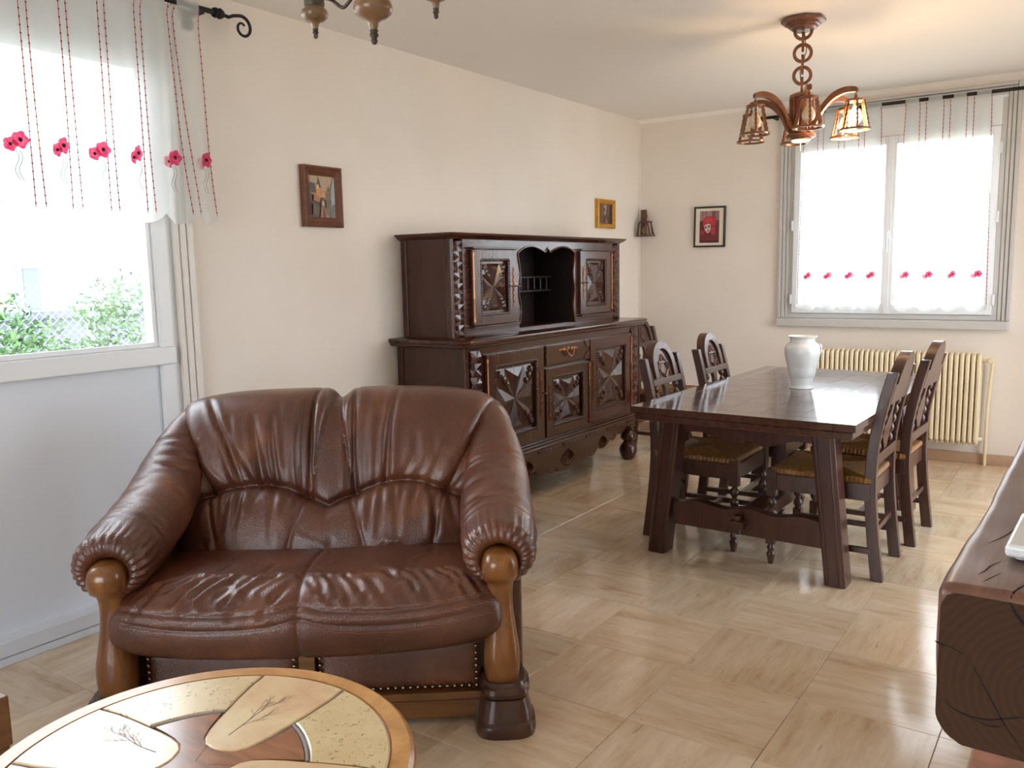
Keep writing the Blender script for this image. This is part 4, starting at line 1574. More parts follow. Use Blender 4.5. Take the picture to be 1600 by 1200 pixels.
og = [(-nic, .012), (nic, .012)]
side = [(nic - .010 + .010 * math.cos(k / 14 * 4 * PI), .012 + .415 * k / 14) for k in range(1, 15)]
topc = [(nic + .006, .440)]
for k in range(0, 25):
    q = k / 24
    y = nic * (1 - q)
    z = .446 + .044 * math.sin(PI * min(q / .92, 1)) ** .8 * (1 - .25 * q) + (.0 if q < .9 else .030 * (q - .9) / .1)
    topc.append((y, z))
hole = og + side + topc
hole = hole + [(-a, c) for a, c in (side + topc)[::-1] if abs(a) > 1e-6]
hole = [p for k, p in enumerate(hole) if k == 0 or (abs(p[0] - hole[k - 1][0]) + abs(p[1] - hole[k - 1][1])) > 1e-5]
face = [(-.83, 0), (.83, 0), (.83, HH - .03), (-.83, HH - .03)]
# plank above the worktop shows as a thin joint line
ff = MB().prism(face, HX - .02, HX, YZ(0), [hole]).build('face_frame', M['dark_y'], hu, ang=30)
ed = [(HX + .001, a, c) for a, c in hole]
MB().tube(ed[1:] , .0055, 6).build('niche_moulding', M['dark_z'], hu)
for s_ in (-1, 1):
    a, b_ = sorted((s_ * (nic + .01), s_ * .82))
    MB().box(HX - .004, HX + .003, a, b_, .004, .026).build('bottom_rail', M['dark_y'], hu, bevel=.002)
    a, b_ = sorted((s_ * .83, s_ * .912))
    column(hu, a, b_, .012, HH - .042, HX - .006, 9)
    a, b_ = sorted((s_ * .358, s_ * .775))
    carved_door(hu, a, b_, .055, .462, HX, .086, .064, s_, 1)
    dh = MB().box(HX, HX + .034, a - .006, b_ + .006, .464, .474).build('door_drip_mould', M['dark_y'], hu, bevel=.003)
    a, b_ = sorted((s_ * .358, s_ * .775))
    MB().box(HX, HX + .034, a - .006, b_ + .006, .043, .053).build('door_drip_mould', M['dark_y'], hu, bevel=.003)
co = MB()
lv = [(HH - .032, .362, .935), (HH - .026, .368, .941), (HH - .022, .376, .950), (HH - .014, .384, .957), (HH - .008, .392, .966), (HH - .002, .394, .968), (HH, .390, .964)]
rows = [[(a, c, z) for a, c in topoly(x_, hy, .012)] for z, x_, hy in lv]
n_ = len(rows[0])
co.grid(np.array(rows), cv=True)
co.f.append(tuple(range(n_))[::-1])
co.f.append(tuple((len(rows) - 1) * n_ + k for k in range(n_)))
co.build('cornice', M['dark_y'], hu, ang=40)
for z in (.21, .295):
    MB().box(.03, .17, -nic - .018, nic + .018, z, z + .014).build('inner_shelf', M['shade_in'], hu, bevel=.003)
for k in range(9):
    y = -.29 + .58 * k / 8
    MB().lathe([(.006, 0), (.009, .01), (.005, .022), (.009, .036), (.005, .05), (.008, .062), (.006, .071)], 8, (.155, y, .224)).build('spindle', M['shade_in'], hu)

# ------------------------------------------------------------------ dining table
TX, TY, TR = 1.900, 4.275, math.radians(-1.2)
TZ = .725
tb = thing('dining_table', 'long dark oak trestle dining table with a glossy inlaid top', 'dining table', (TX, TY, 0), TR)
hw, hl = .487, .885
MB().prism([(-hw + .022, -hl + .022), (hw - .022, -hl + .022), (hw - .022, hl - .022), (-hw + .022, hl - .022)], TZ - .030, TZ - .004, XY()).build('top_core', M['table_top'], tb)
bw = .085
for nm, (x0, x1, y0, y1) in (('a', (-hw, -hw + bw, -hl, hl)), ('b', (hw - bw, hw, -hl, hl)), ('c', (-hw + bw, hw - bw, -hl, -hl + bw)), ('d', (-hw + bw, hw - bw, hl - bw, hl))):
    MB().box(x0, x1, y0, y1, TZ - .031, TZ).build('top_border', M['table_top'], tb, bevel=.0022)
MB().box(-hw + .012, hw - .012, -hl + .012, hl - .012, TZ - .064, TZ - .034).build('extension_leaf', M['table_top'], tb, bevel=.006)
nx, ny = 5, 12
cwx, cwy = 2 * (hw - bw) / nx, 2 * (hl - bw) / ny
ia = ib = None
for i in range(nx):
    for j in range(ny):
        x, y = -hw + bw + cwx * (i + .5), -hl + bw + cwy * (j + .5)
        odd = (i + j) % 2
        if odd and ib:
            link('inlay_block', ib, tb, (x, y, 0))
        elif not odd and ia:
            link('inlay_block', ia, tb, (x, y, 0))
        else:
            e = .0006
            o = MB().box(-cwx / 2 + e, cwx / 2 - e, -cwy / 2 + e, cwy / 2 - e, TZ - .006, TZ - (.0002 if odd else .0)).build('inlay_block', M['inlay_b' if odd else 'inlay_a'], tb, loc=(x, y, 0))
            if odd:
                ib = o.data
            else:
                ia = o.data


def shaped(x0, x1, z0, z1, wav, lower=True):
    pts = [(x0, z1), (x0, z0)]
    for k in range(41):
        q = k / 40
        pts.append((x0 + (x1 - x0) * q, z0 + wav(q)))
    pts += [(x1, z0), (x1, z1)]
    if not lower:
        pts = [(x0, z0), (x1, z0), (x1, z1)] + [(x1 + (x0 - x1) * k / 40, z1 + wav(k / 40)) for k in range(1, 40)] + [(x0, z1)]
    out = []
    for p in pts:
        if not out or abs(p[0] - out[-1][0]) + abs(p[1] - out[-1][1]) > 1e-6:
            out.append(p)
    return out


for ty in (-.668, .668):
    for sx in (-1, 1):
        zt, zb_ = TZ - .064, 0
        xt0, xt1, xb0, xb1 = .277, .372, .352, .440
        lg = MB()
        Y0, Y1 = ty - .055, ty + .055
        cc = .010
        for z0, z1 in ((0, zt),):
            def xx(k, z):
                q = z / zt
                return ((xb0 + (xt0 - xb0) * q) if k == 0 else (xb1 + (xt1 - xb1) * q)) - (-.045 if sx < 0 else .012)
            ring = lambda z: [(sx * (xx(0, z) + cc), Y0, z), (sx * (xx(1, z) - cc), Y0, z), (sx * xx(1, z), Y0 + cc, z), (sx * xx(1, z), Y1 - cc, z), (sx * (xx(1, z) - cc), Y1, z), (sx * (xx(0, z) + cc), Y1, z), (sx * xx(0, z), Y1 - cc, z), (sx * xx(0, z), Y0 + cc, z)]
            P = np.array([ring(z0), ring(z1)])
            lg.grid(P, cv=True)
            lg.f.append(tuple(range(8)))
            lg.f.append(tuple(range(8, 16)))
        # raised bead down the two front corners
        for k in (0, 1):
            for yy, sg in ((Y0, -1), (Y1, 1)):
                lg.tube([(sx * (xx(k, z) + (.020 if k == 0 else -.020)), yy + .001 * sg, z) for z in (.004, zt - .002)], .0045, 6)
        lg.build('leg', M['table_leg'], tb, bevel=.002)
    wv = lambda q: .055 + .030 * math.cos(2 * PI * q * 1.0 + PI) * 1 - .028 * abs(math.sin(PI * q * 2)) if 0 < q < 1 else 0
    MB().prism(shaped(-.30, .285, TZ - .175, TZ - .064, lambda q: .052 - .040 * math.sin(PI * q) ** 2 - .005 * math.cos(6 * PI * q) + (.016 if .46 < q < .54 else 0)), ty - .035, ty + .0, XZ()).build('apron', M['table_leg'], tb, bevel=.003, ang=45)
    MB().prism([(-.36, .150), (.35, .150)] + [(.35 - .71 * k / 48, .264 + .008 * math.cos(6 * PI * (k / 48 - .5))) for k in range(49)], ty - .028, ty + .028, XZ()).build('trestle_rail', M['table_leg'], tb, bevel=.003, ang=45)
    kb = MB().lathe([(0, 0), (.016, .0), (.014, .05), (.020, .062), (.018, .082), (0, .09)], 8, (-.035, ty + (-.062 if ty < 0 else .062), .165))
    kb.build('wedge_peg', M['table_leg'], tb)
MB().box(-.085, .015, -.628, .628, .175, .235).box(-.070, .0, -.76, .76, .190, .225).build('long_stretcher', M['table_leg'], tb, bevel=.005)

# ------------------------------------------------------------------ dining chairs
def rush_seat(par):
    X0, X1, Y0, Y1, z = -.195, .215, -.205, .205, .448
    mb = MB()
    for z_, e_ in ((.420, .004), (.428, .0), (.444, .0)):
        pass
    N = 22
    rings = []
    for k in range(2 * N + 1):
        q = k / (2 * N)
        hx, hy = (X1 - X0) / 2 * (1 - q), (Y1 - Y0) / 2 * (1 - q)
        zz = z + .010 * (1 - (1 - q) ** 3) - (.0035 if k % 2 else 0) - .006 * math.sin(PI * q)
        rings.append([((X0 + X1) / 2 + sx * hx, sy * hy, zz) for sx, sy in ((-1, -1), (1, -1), (1, 1), (-1, 1))])
    mb.grid(np.array(rings), cv=True)
    # wrapped cords down the four edges
    n = 44
    P = np.zeros((4 * n, 4, 3))
    cor = [(X0, Y0), (X1, Y0), (X1, Y1), (X0, Y1)]
    for s_ in range(4):
        (xa, ya), (xb, yb) = cor[s_], cor[(s_ + 1) % 4]
        L = math.hypot(xb - xa, yb - ya)
        nx_, ny_ = (yb - ya) / L, -(xb - xa) / L
        for k in range(n):
            q = k / n
            off = .0035 if k % 2 else 0
            for j, (zz, o_) in enumerate(((z, 0), (z - .006, .006), (z - .022, .007), (z - .030, 0))):
                P[s_ * n + k, j] = (xa + (xb - xa) * q + nx_ * (o_ - off), ya + (yb - ya) * q + ny_ * (o_ - off), zz)
    mb.grid(P, cu=True)
    mb.add([(X0, Y0, z - .03), (X1, Y0, z - .03), (X1, Y1, z - .03), (X0, Y1, z - .03)], [(0, 3, 2, 1)])
    mb.build('rush_seat', M['rush'], par, ang=25)


def make_chair(label, loc, rz):
    t = thing('dining_chair', label, 'chair', loc, rz, 'carved oak dining chairs')
    # raked rear posts
    prof = [(-.236, 0), (-.214, .18), (-.200, .33), (-.196, .45), (-.205, .60), (-.235, .76), (-.268, .895)]
    cl = spline([(x, 0, z) for x, z in prof], 26)
    for sy in (-1, 1):
        yc = sy * .187
        P = np.zeros((26, 4, 3))
        for i, c in enumerate(cl):
            w = .025 - .004 * i / 25
            P[i] = [(c[0] - w, yc - .017, c[2]), (c[0] + w, yc - .017, c[2]), (c[0] + w, yc + .017, c[2]), (c[0] - w, yc + .017, c[2])]
        mb = MB().grid(P, cv=True)
        mb.f += [(3, 2, 1, 0), (100, 101, 102, 103)]
        mb.build('rear_leg', M['chair_z'], t, bevel=.004)
    xa = lambda z: float(np.interp(z, [p[1] for p in prof], [p[0] for p in prof])) if z < .895 else -.268 - (z - .895) * .24
    # arched crest, thick, with a sunk arch and tracery on the front
    hwc = .168
    arch = [(-hwc, .755), (hwc, .755), (hwc, .842), (.128, .842)] + [(.128 * math.cos(a), .842 + .128 * math.sin(a)) for a in [PI * k / 20 for k in range(1, 20)]] + [(-.128, .842), (-hwc, .842)]
    lean = lambda a, c, d: (xa(c) + d, a, c)
    MB().prism(arch, -.022, .010, lean).build('crest', M['chair_z'], t, bevel=.004, ang=45)
    ri = MB()
    outer = [(.128 * math.cos(a), .842 + .128 * math.sin(a)) for a in [PI * k / 20 for k in range(21)]]
    outer = [(.128, .79)] + outer + [(-.128, .79)]
    inner = [(.088, .79)] + [(.088 * math.cos(a), .842 + .090 * math.sin(a)) for a in [PI * k / 20 for k in range(21)]] + [(-.088, .79)]
    ri.prism(outer + inner[::-1], .008, .024, lean)
    ri.prism([(-.165, .757), (.165, .757), (.165, .786), (-.165, .786)], .008, .022, lean)
    ri.build('arch_moulding', M['chair_z'], t, bevel=.003, ang=45)
    tr = MB()
    for a0, b0, a1, b1 in ((-.07, .79, 0, .90), (.07, .79, 0, .90), (-.05, .862, .05, .862), (-.062, .83, 0, .786), (.062, .83, 0, .786), (-.062, .83, -.03, .87), (.062, .83, .03, .87)):
        tr.tube([lean(a0, b0, .012), lean(a1, b1, .012)], .007, 4)
    tr.build('tracery', M['chair_z'], t)
    MB().box(-.222, -.190, -.172, .172, .500, .545).build('back_rail', M['chair_z'], t, bevel=.004)
    # vase-shaped splat
    sp_ = []
    for k in range(25):
        q = k / 24
        sp_.append((.040 + .026 * math.sin(q * PI * 2 - .6) + .010 * q, .543 + .214 * q))
    vs = sp_ + [(-a, c) for a, c in sp_[::-1]]
    MB().prism(vs, -.010, .010, lean).build('splat', M['chair_z'], t, bevel=.003, ang=45)
    ar = MB().tube([lean(.032 * math.cos(a), .60 + .055 * math.sin(a), .014) for a in [PI * k / 12 for k in range(13)]], .008, 6)
    ar.tube([lean(.032, .60, .014), lean(.032, .55, .014)], .008, 6).tube([lean(-.032, .60, .014), lean(-.032, .55, .014)], .008, 6)
    ar.build('splat_carving', M['chair_z'], t)
    for sy in (-1, 1):
        pr = []
        for k in range(5):
            z0 = .548 + k * .0425
            pr += [(.006, z0), (.0135, z0 + .010), (.0165, z0 + .021), (.0135, z0 + .032)]
        pr += [(.006, .760)]
        mb = MB()
        m = 10
        P = np.array([[(xa(z) + rr * math.cos(2 * PI * q / m), sy * .118 + rr * math.sin(2 * PI * q / m), z) for q in range(m)] for rr, z in pr])
        mb.grid(P, cv=True).build('beaded_spindle', M['chair_z'], t)
    # seat frame and rush
    fr = MB().prism([(-.20, -.205), (.225, -.212), (.225, .212), (-.20, .205)], .345, .418, XY(), [[(-.175, -.18), (.20, -.187), (.20, .187), (-.175, .18)]])
    fr.build('seat_frame', M['chair_z'], t, bevel=.003)
    rush_seat(t)
    for sx, sy in ((.215, -1), (.215, 1)):
        y = sy * .203
        mb = MB().box(sx - .021, sx + .021, y - .021, y + .021, .318, .440).box(sx - .019, sx + .019, y - .019, y + .019, .095, .160)
        pr = [(.0, .0), (.012, .0), (.017, .03), (.021, .045), (.013, .06), (.019, .075), (.013, .09), (.013, .096)]
        mb.lathe(pr, 14, (sx, y, 0))
        pr = [(.012, .158)]
        for k in range(3):
            z0 = .162 + k * .050
            pr += [(.010, z0), (.019, z0 + .012), (.0225, z0 + .025), (.019, z0 + .038), (.010, z0 + .050)]
        pr += [(.014, .319)]
        mb.lathe(pr, 14, (sx, y, 0))
        mb.build('front_leg', M['chair_z'], t, ang=30)
    for sy in (-1, 1):
        MB().box(-.212, .200, sy * .195 - .011, sy * .195 + .011, .115, .140).build('stretcher', M['chair_z'], t, bevel=.003)
    MB().box(-.012, .012, -.186, .186, .116, .139).build('stretcher', M['chair_z'], t, bevel=.003)
    MB().box(-.217, -.199, -.172, .172, .190, .215).build('stretcher', M['chair_z'], t, bevel=.003)
    return t


c0 = make_chair('dark carved oak chair at the near right of the dining table, nearest its glossy corner', (2.165, 3.905, 0), PI)
dup(c0, (2.205, 4.475, 0), PI + math.radians(-2), 'dark carved oak chair on the radiator side of the table, second on its right')
dup(c0, (1.535, 3.975, 0), 0, 'dark carved oak chair between table and sideboard, the nearer of two there')
dup(c0, (1.575, 4.54, 0), math.radians(2), 'dark carved oak chair between table and sideboard, the one nearer the back wall')
dup(c0, (.53, 5.80, 0), 0, 'dark carved oak chair alone in the corner beyond the sideboard, rush seat showing')

# ------------------------------------------------------------------ vase
va = thing('vase', 'white ceramic baluster vase standing on the dining table', 'vase', (1.895, 4.307, TZ))
pr = [(0, 0), (.054, 0), (.056, .005), (.051, .012), (.050, .022), (.056, .055), (.068, .10), (.080, .145), (.086, .178), (.085, .200), (.078, .218), (.066, .229), (.060, .234), (.060, .248), (.064, .256), (.070, .260), (.068, .263), (.061, .259), (.056, .250), (.055, .236), (.075, .200), (.06, .06), (.0, .03)]
MB().lathe([tuple(x) for x in spline(pr, 90)], 48).build('body', M['ceramic'], va, ang=70)
for s_ in (1,):
    mb = MB()
    a = math.radians(35)
    for k in range(7):
        q = 2 * PI * k / 7
        c = Vector((.086 * math.cos(a) * s_ - .016 * math.cos(q) * math.sin(a), .086 * math.sin(a) * s_ + .016 * math.cos(q) * math.cos(a), .195 + .018 * math.sin(q)))
        mb.dome(c, .010, .010, (s_ * math.cos(a), s_ * math.sin(a), .1), 8, 3)
    mb.dome((.088 * math.cos(a) * s_, .088 * math.sin(a) * s_, .195), .010, .012, (s_ * math.cos(a), s_ * math.sin(a), 0), 8, 3)
    mb.build('relief_flower', M['ceramic'], va)

# ------------------------------------------------------------------ radiator
ra = thing('radiator', 'cream column radiator on the wall under the back window', 'radiator', (1.46, 6.21, 0))
nf = 32
pit = 1.045 / nf
fin = None
for k in range(nf):
    if fin is None:
        mb = MB()
        pts = [(0, -.042, .175), (0, -.045, .20), (0, -.045, .70), (0, -.040, .728), (0, -.015, .738), (0, .03, .736), (0, .045, .72), (0, .045, .18), (0, .03, .158), (0, -.02, .156)]
        mb.tube(pts, .0135, 8, closed=True)
        mb.box(-.0125, .0125, -.042, .042, .17, .728)
        fin = mb.build('fin', M['radiator'], ra, loc=(pit * (k + .5), 0, 0)).data
    else:
        link('fin', fin, ra, (pit * (k + .5), 0, 0))
for z in (.185, .705):
    MB().tube([(0, .0, z), (1.045, .0, z)], .016, 10).build('header_tube', M['radiator'], ra)
for x in (.2, .85):
    MB().box(x, x + .02, .0, .099, .60, .63).build('wall_bracket', M['radiator'], ra)
MB().tube([(1.04, 0, .705), (1.085, 0, .705), (1.094, .01, .70), (1.094, .055, .69), (1.094, .065, .66), (1.080, .066, .40), (1.078, .066, 0)], .011, 10).build('supply_pipe', M['radiator'], ra)
MB().lathe([(0, 0), (.017, .0), (.019, .006), (.019, .03), (.014, .036), (0, .036)], 12, (1.094, -.006, .705), Matrix.Rotation(PI / 2, 3, 'X')).build('valve', M['radiator'], ra)
MB().tube([(1.04, 0, .185), (1.065, 0, .185)], .012, 8).build('drain_plug', M['ceramic'], ra)

# ------------------------------------------------------------------ wooden chandelier over the table
CH = (1.872, 4.265, H)
ch = thing('wooden_chandelier', 'turned wood six-arm chandelier with red panels hanging over the dining table', 'chandelier', CH)
oc = lambda rr, z, n=8, a0=PI / 8: [(rr * math.cos(a0 + 2 * PI * k / n), rr * math.sin(a0 + 2 * PI * k / n), z) for k in range(n)]
mb = MB()
rows = [oc(.098, -.003), oc(.103, -.010), oc(.103, -.020), oc(.080, -.026), oc(.080, -.034), oc(.066, -.037), oc(.066, -.046), oc(.050, -.050), oc(.048, -.058)]
mb.grid(np.array(rows), cv=True)
mb.f += [tuple(range(8)), tuple(range(64, 72))[::-1]]
mb.build('ceiling_rose', M['frame_brown'], ch, ang=30)
vv = Vector((CAM.x - CH[0], CAM.y - CH[1])).normalized()
vx, vy = -vv.y, vv.x
for k in range(6):
    zc = -.056 - .0515 * k
    al = k % 2 == 0
    ax = (vx, vy) if al else (-vy, vx)
    ring = []
    R_ = .0385
    mb = MB()
    for q in range(28):
        a = 2 * PI * q / 28
        ring.append((R_ * math.cos(a) * ax[0], R_ * math.cos(a) * ax[1], zc + R_ * math.sin(a)))
    nrm = (-ax[1], ax[0], 0)
    mb.tube(ring, 1, 4, closed=True, ex=(.0105, .0088), up=nrm)
    mb.build('chain_ring', M['orange_wood'], ch, ang=50)
MB().tube([(.004, .004, -.06), (.016, .004, -.15), (-.012, .004, -.24), (.0, .0, -.345)], .0022, 6).build('flex_cable', M['grey_iron'], ch)
mb = MB()
rows = [oc(.026, -.338), oc(.054, -.350), oc(.056, -.364), oc(.050, -.370)]
mb.grid(np.array(rows), cv=True)
mb.f += [tuple(range(8)), tuple(range(24, 32))[::-1]]
mb.build('top_cap', M['orange_wood'], ch, ang=30)
mb = MB().grid(np.array([oc(.046, -.368), oc(.046, -.532)]), cv=True)
mb.f += [tuple(range(8)), tuple(range(8, 16))]
mb.build('drum', M['red_panel'], ch, ang=30)
for k in range(8):
    x, y, _ = oc(.050, 0)[k]
    MB().tube([(x, y, -.368), (x, y, -.530)], .008, 4, up=(x, y, 0)).build('drum_post', M['orange_wood'], ch)
MB().lathe([(.0, -.562), (.048, -.562), (.050, -.555), (.066, -.551), (.070, -.543), (.066, -.535), (.056, -.531), (.0, -.529)], 32).build('bottom_ring', M['orange_wood'], ch)
MB().lathe([(0, -.569), (.040, -.569), (.042, -.561), (0, -.561)], 24).build('bottom_lamp', M['bulb_low'], ch)
MB().tube([(0, 0, -.567), (.0, .0, -.612)], .0025, 6).build('pull_cord', M['ceramic'], ch)
fx, fy = -Vector((f.x, f.y)).normalized()
base_a = math.atan2(CAM.y - CH[1], CAM.x - CH[0]) + math.radians(7)
for k in range(6):
    a = base_a + k * PI / 3
    ca, sa = math.cos(a), math.sin(a)
    cl = spline([(.045, -.515), (.075, -.48), (.105, -.425), (.150, -.380), (.205, -.360), (.252, -.362), (.266, -.368)], 24)
    mb = MB()
    P = []
    for i, (rr, z) in enumerate(cl):
        h_ = .024 - .014 * i / 23
        w_ = .011
        P.append([(rr * ca - sa * s1 * w_, rr * sa + ca * s1 * w_, z + s2 * h_) for s1, s2 in ((-1, -1), (1, -1), (1, 1), (-1, 1))])
    mb.grid(np.array(P), cv=True)
    mb.f += [(0, 1, 2, 3), (92, 95, 94, 93)]
    mb.build('arm', M['orange_wood'], ch, bevel=.003, ang=50)
    sx, sy = .258 * ca, .258 * sa
    zt, zb_ = -.412, -.542
    sh = MB().lathe([(.0, zt + .026), (.006, zt + .026), (.008, zt + .012), (.018, zt + .006), (.040, zt + .004), (.043, zt), (.040, zt - .006), (0, zt - .006)], 20, (sx, sy, 0))
    sh.tube([(sx, sy, zt + .02), (sx, sy, -.362)], .003, 6)
    sh = sh.build('lamp_shade', M['orange_wood'], ch)
    rg = MB()
    ring = [(sx + .064 * math.cos(2 * PI * q / 28), sy + .064 * math.sin(2 * PI * q / 28), zb_) for q in range(28)]
    rg.tube(ring, 1, 4, closed=True, ex=(.0065, .0065), up=(0, 0, 1)).build('shade_ring', M['orange_wood'], sh)
    for q in range(6):
        b_ = a + 2 * PI * q / 6
        p0 = Vector((sx + .038 * math.cos(b_), sy + .038 * math.sin(b_), zt - .003))
        p1 = Vector((sx + .063 * math.cos(b_), sy + .063 * math.sin(b_), zb_))
        pts = [p0.lerp(p1, i / 12) for i in range(13)]
        MB().tube(pts, [.0062 + .0016 * (-1) ** i for i in range(13)], 5).build('shade_slat', M['orange_wood'], sh)
    MB().lathe([(.0, zt - .004), (.012, zt - .006), (.012, zt - .030), (0, zt - .032)], 10, (sx, sy, 0)).build('socket', M['ceramic'], sh)
    on = k in (1, 2)
    MB().lathe([(.010, zt - .03), (.018, zt - .045), (.028, zt - .066), (.030, zt - .080), (.024, zt - .096), (.010, zt - .104), (0, zt - .105)], 16, (sx, sy, 0)).build('bulb', M['bulb_on'] if on else M['glass_cream'], sh)
    if on:
        l = bpy.data.lights.new('bulb_light', 'POINT')
        l.energy = 4
        l.color = (1, .66, .36)
        l.shadow_soft_size = .03
        lo = bpy.data.objects.new('bulb_light', l)
        COL.objects.link(lo)
        lo.location = (CH[0] + sx, CH[1] + sy, CH[2] + zb_ + .02)

# ------------------------------------------------------------------ iron light fitting at the top edge of the view
LF = thing('iron_ceiling_light', 'grey wrought iron ceiling light with turned wooden finials near the sofa', 'ceiling light', (1.740, 1.463, H))
dv = Vector((-.163, -.028, 0)).normalized()
ang2 = math.atan2(-dv.y, -dv.x)
R2 = Matrix.Rotation(ang2, 4, 'Z')


def finial(mb, x, sc, zt, mb2):
    mb.lathe([(0, zt), (.030 * sc, zt + .0), (.041 * sc, zt - .010 * sc), (.044 * sc, zt - .022 * sc), (.041 * sc, zt - .033 * sc), (.030 * sc, zt - .042 * sc), (.017 * sc, zt - .047 * sc), (.0125 * sc, zt - .054 * sc), (.0095 * sc, zt - .068 * sc), (0, zt - .069 * sc)], 26, (x, 0, 0))
    mb2.lathe([(.0085 * sc, zt - .066 * sc), (.010 * sc, zt - .070 * sc), (.008 * sc, zt - .074 * sc), (.0105 * sc, zt - .080 * sc), (.006 * sc, zt - .086 * sc), (.0078 * sc, zt - .092 * sc), (.005 * sc, zt - .098 * sc), (0, zt - .100 * sc)], 16, (x, 0, 0))


a_, b_ = MB(), MB()
finial(a_, 0, 1, -.549, b_)
a_.xf(R2).build('turned_bowl', M['turned'], LF)
b_.xf(R2).build('finial_tip', M['grey_iron'], LF)
MB().lathe([(.012, -.53), (.012, -.003), (.05, -.003), (.05, 0), (0, 0)], 14).build('stem', M['grey_iron'], LF)
MB().lathe([(0, -.549), (.036, -.549), (.036, -.537), (0, -.537)], 20).build('pan', M['grey_iron'], LF)
for k in range(8):
    an = 2 * PI * k / 8
    MB().tube([(.033 * math.cos(an), .033 * math.sin(an), -.54), (.036 * math.cos(an), .036 * math.sin(an), -.40)], .0045, 5).build('lantern_bar', M['grey_iron'], LF)
MB().lathe([(.012, -.500), (.020, -.49), (.021, -.45), (.012, -.43)], 12).build('lamp', M['bulb_low'], LF)
for sg in (-1, 1):
    x = .161 * sg
    a_, b_ = MB(), MB()
    finial(a_, x, .70, -.546, b_)
    a_.xf(R2).build('turned_bowl', M['turned'], LF)
    b_.xf(R2).build('finial_tip', M['grey_iron'], LF)
    MB().lathe([(0, -.546), (.022, -.546), (.024, -.54), (.020, -.50), (.020, -.44), (.026, -.43), (0, -.43)], 14, (x, 0, 0)).xf(R2).build('candle_cup', M['grey_iron'], LF)
    MB().box(min(sg * .03, x), max(sg * .03, x), -.004, .004, -.522, -.506).xf(R2).build('arm', M['grey_iron'], LF, bevel=.0015)
    sc = spline([(x * .93, 0, -.528), (x * .72, 0, -.534), (x * .52, 0, -.557), (x * .40, 0, -.548), (x * .22, 0, -.520)], 20)
    MB().tube([tuple(p) for p in sc], .0042, 7).xf(R2).build('curled_rod', M['grey_iron'], LF)

# ------------------------------------------------------------------ pictures
def frame_on(name, label, loc, w, h, prof, mat, wall, layers, mw, card=None):
    """prof: [(inset, depth)] stepped moulding; wall 'l' hangs on x=0 facing +x, 'b' on the back wall facing -y"""
    t = thing(name, label, 'picture', loc)
    fn = (lambda a, c, d: (d, a, c)) if wall == 'l' else (lambda a, c, d: (a, -d, c))
    rows = []
    for ins, dep in prof:
        rows.append([fn(sa * (w / 2 - ins), sc * (h / 2 - ins), dep) for sa, sc in ((-1, -1), (1, -1), (1, 1), (-1, 1))])
    MB().grid(np.array(rows), cv=True).build('frame', mat, t, ang=15)
    MB().prism([(-w / 2 + .004, -h / 2 + .004), (w / 2 - .004, -h / 2 + .004), (w / 2 - .004, h / 2 - .004), (-w / 2 + .004, h / 2 - .004)], .001, prof[-1][1] + .001, fn).build('backing', card or mat, t)
    W2, H2 = w / 2 - mw[0], h / 2 - mw[1]
    painting('print', layers, lambda a, c, d: fn(-W2 + 2 * W2 * a, -H2 + 2 * H2 * c, prof[-1][1] + .0015 + d), t)
    return t


rect = lambda x0, y0, x1, y1: [(x0, y0), (x1, y0), (x1, y1), (x0, y1)]
town = [(rect(0, 0, 1, 1), (150, 122, 96)), (rect(0, .66, 1, 1), (168, 146, 120)), (rect(0, .42, 1, .66), (178, 134, 92)),
        ([(.0, .0), (.42, .0), (.40, .46), (.0, .60)], (48, 38, 30)), ([(.0, .60), (.24, .58), (.22, .82), (.0, .84)], (54, 50, 46)),
        ([(.24, .38), (.46, .38), (.46, .72), (.24, .74)], (196, 130, 76)), ([(.28, .74), (.46, .72), (.37, .97)], (60, 52, 50)), ([(.27, .68), (.36, .68), (.36, .80), (.27, .78)], (226, 168, 108)),
        ([(.46, .44), (.62, .44), (.62, .60), (.46, .60)], (204, 150, 104)), ([(.62, .42), (.80, .40), (.80, .62), (.70, .66), (.62, .56)], (112, 92, 74)), ([(.72, .64), (.79, .64), (.76, .78)], (52, 46, 44)),
        ([(.78, .10), (1, .06), (1, .98), (.90, .84), (.84, .60)], (150, 162, 166)), ([(.80, .0), (1, .0), (1, .34), (.86, .30)], (92, 100, 98)), ([(.60, .06), (.84, .06), (.84, .44), (.62, .42)], (96, 84, 62)),
        ([(.36, .0), (.68, .0), (.56, .30), (.44, .30)], (148, 92, 64)), ([(.50, .0), (.60, .0), (.52, .22), (.48, .24)], (70, 44, 36)), ([(.40, .26), (.58, .26), (.57, .44), (.49, .50), (.41, .44)], (64, 48, 36)), ([(.45, .28), (.54, .28), (.54, .38), (.49, .41), (.45, .38)], (206, 160, 112)),
        ([(.06, .06), (.30, .06), (.26, .28), (.08, .34)], (86, 64, 46)), ([(.10, .40), (.34, .36), (.32, .52), (.12, .54)], (158, 104, 68))]
frame_on('framed_picture', 'brown framed coppery town view above the sofa on the left wall', (.002, 2.888, 1.708), .246, .286,
         [(0, 0), (0, .026), (.010, .030), (.016, .024), (.020, .022), (.026, .026), (.034, .020), (.042, .016), (.046, .012)], M['frame_brown'], 'l', town, (.046, .046))
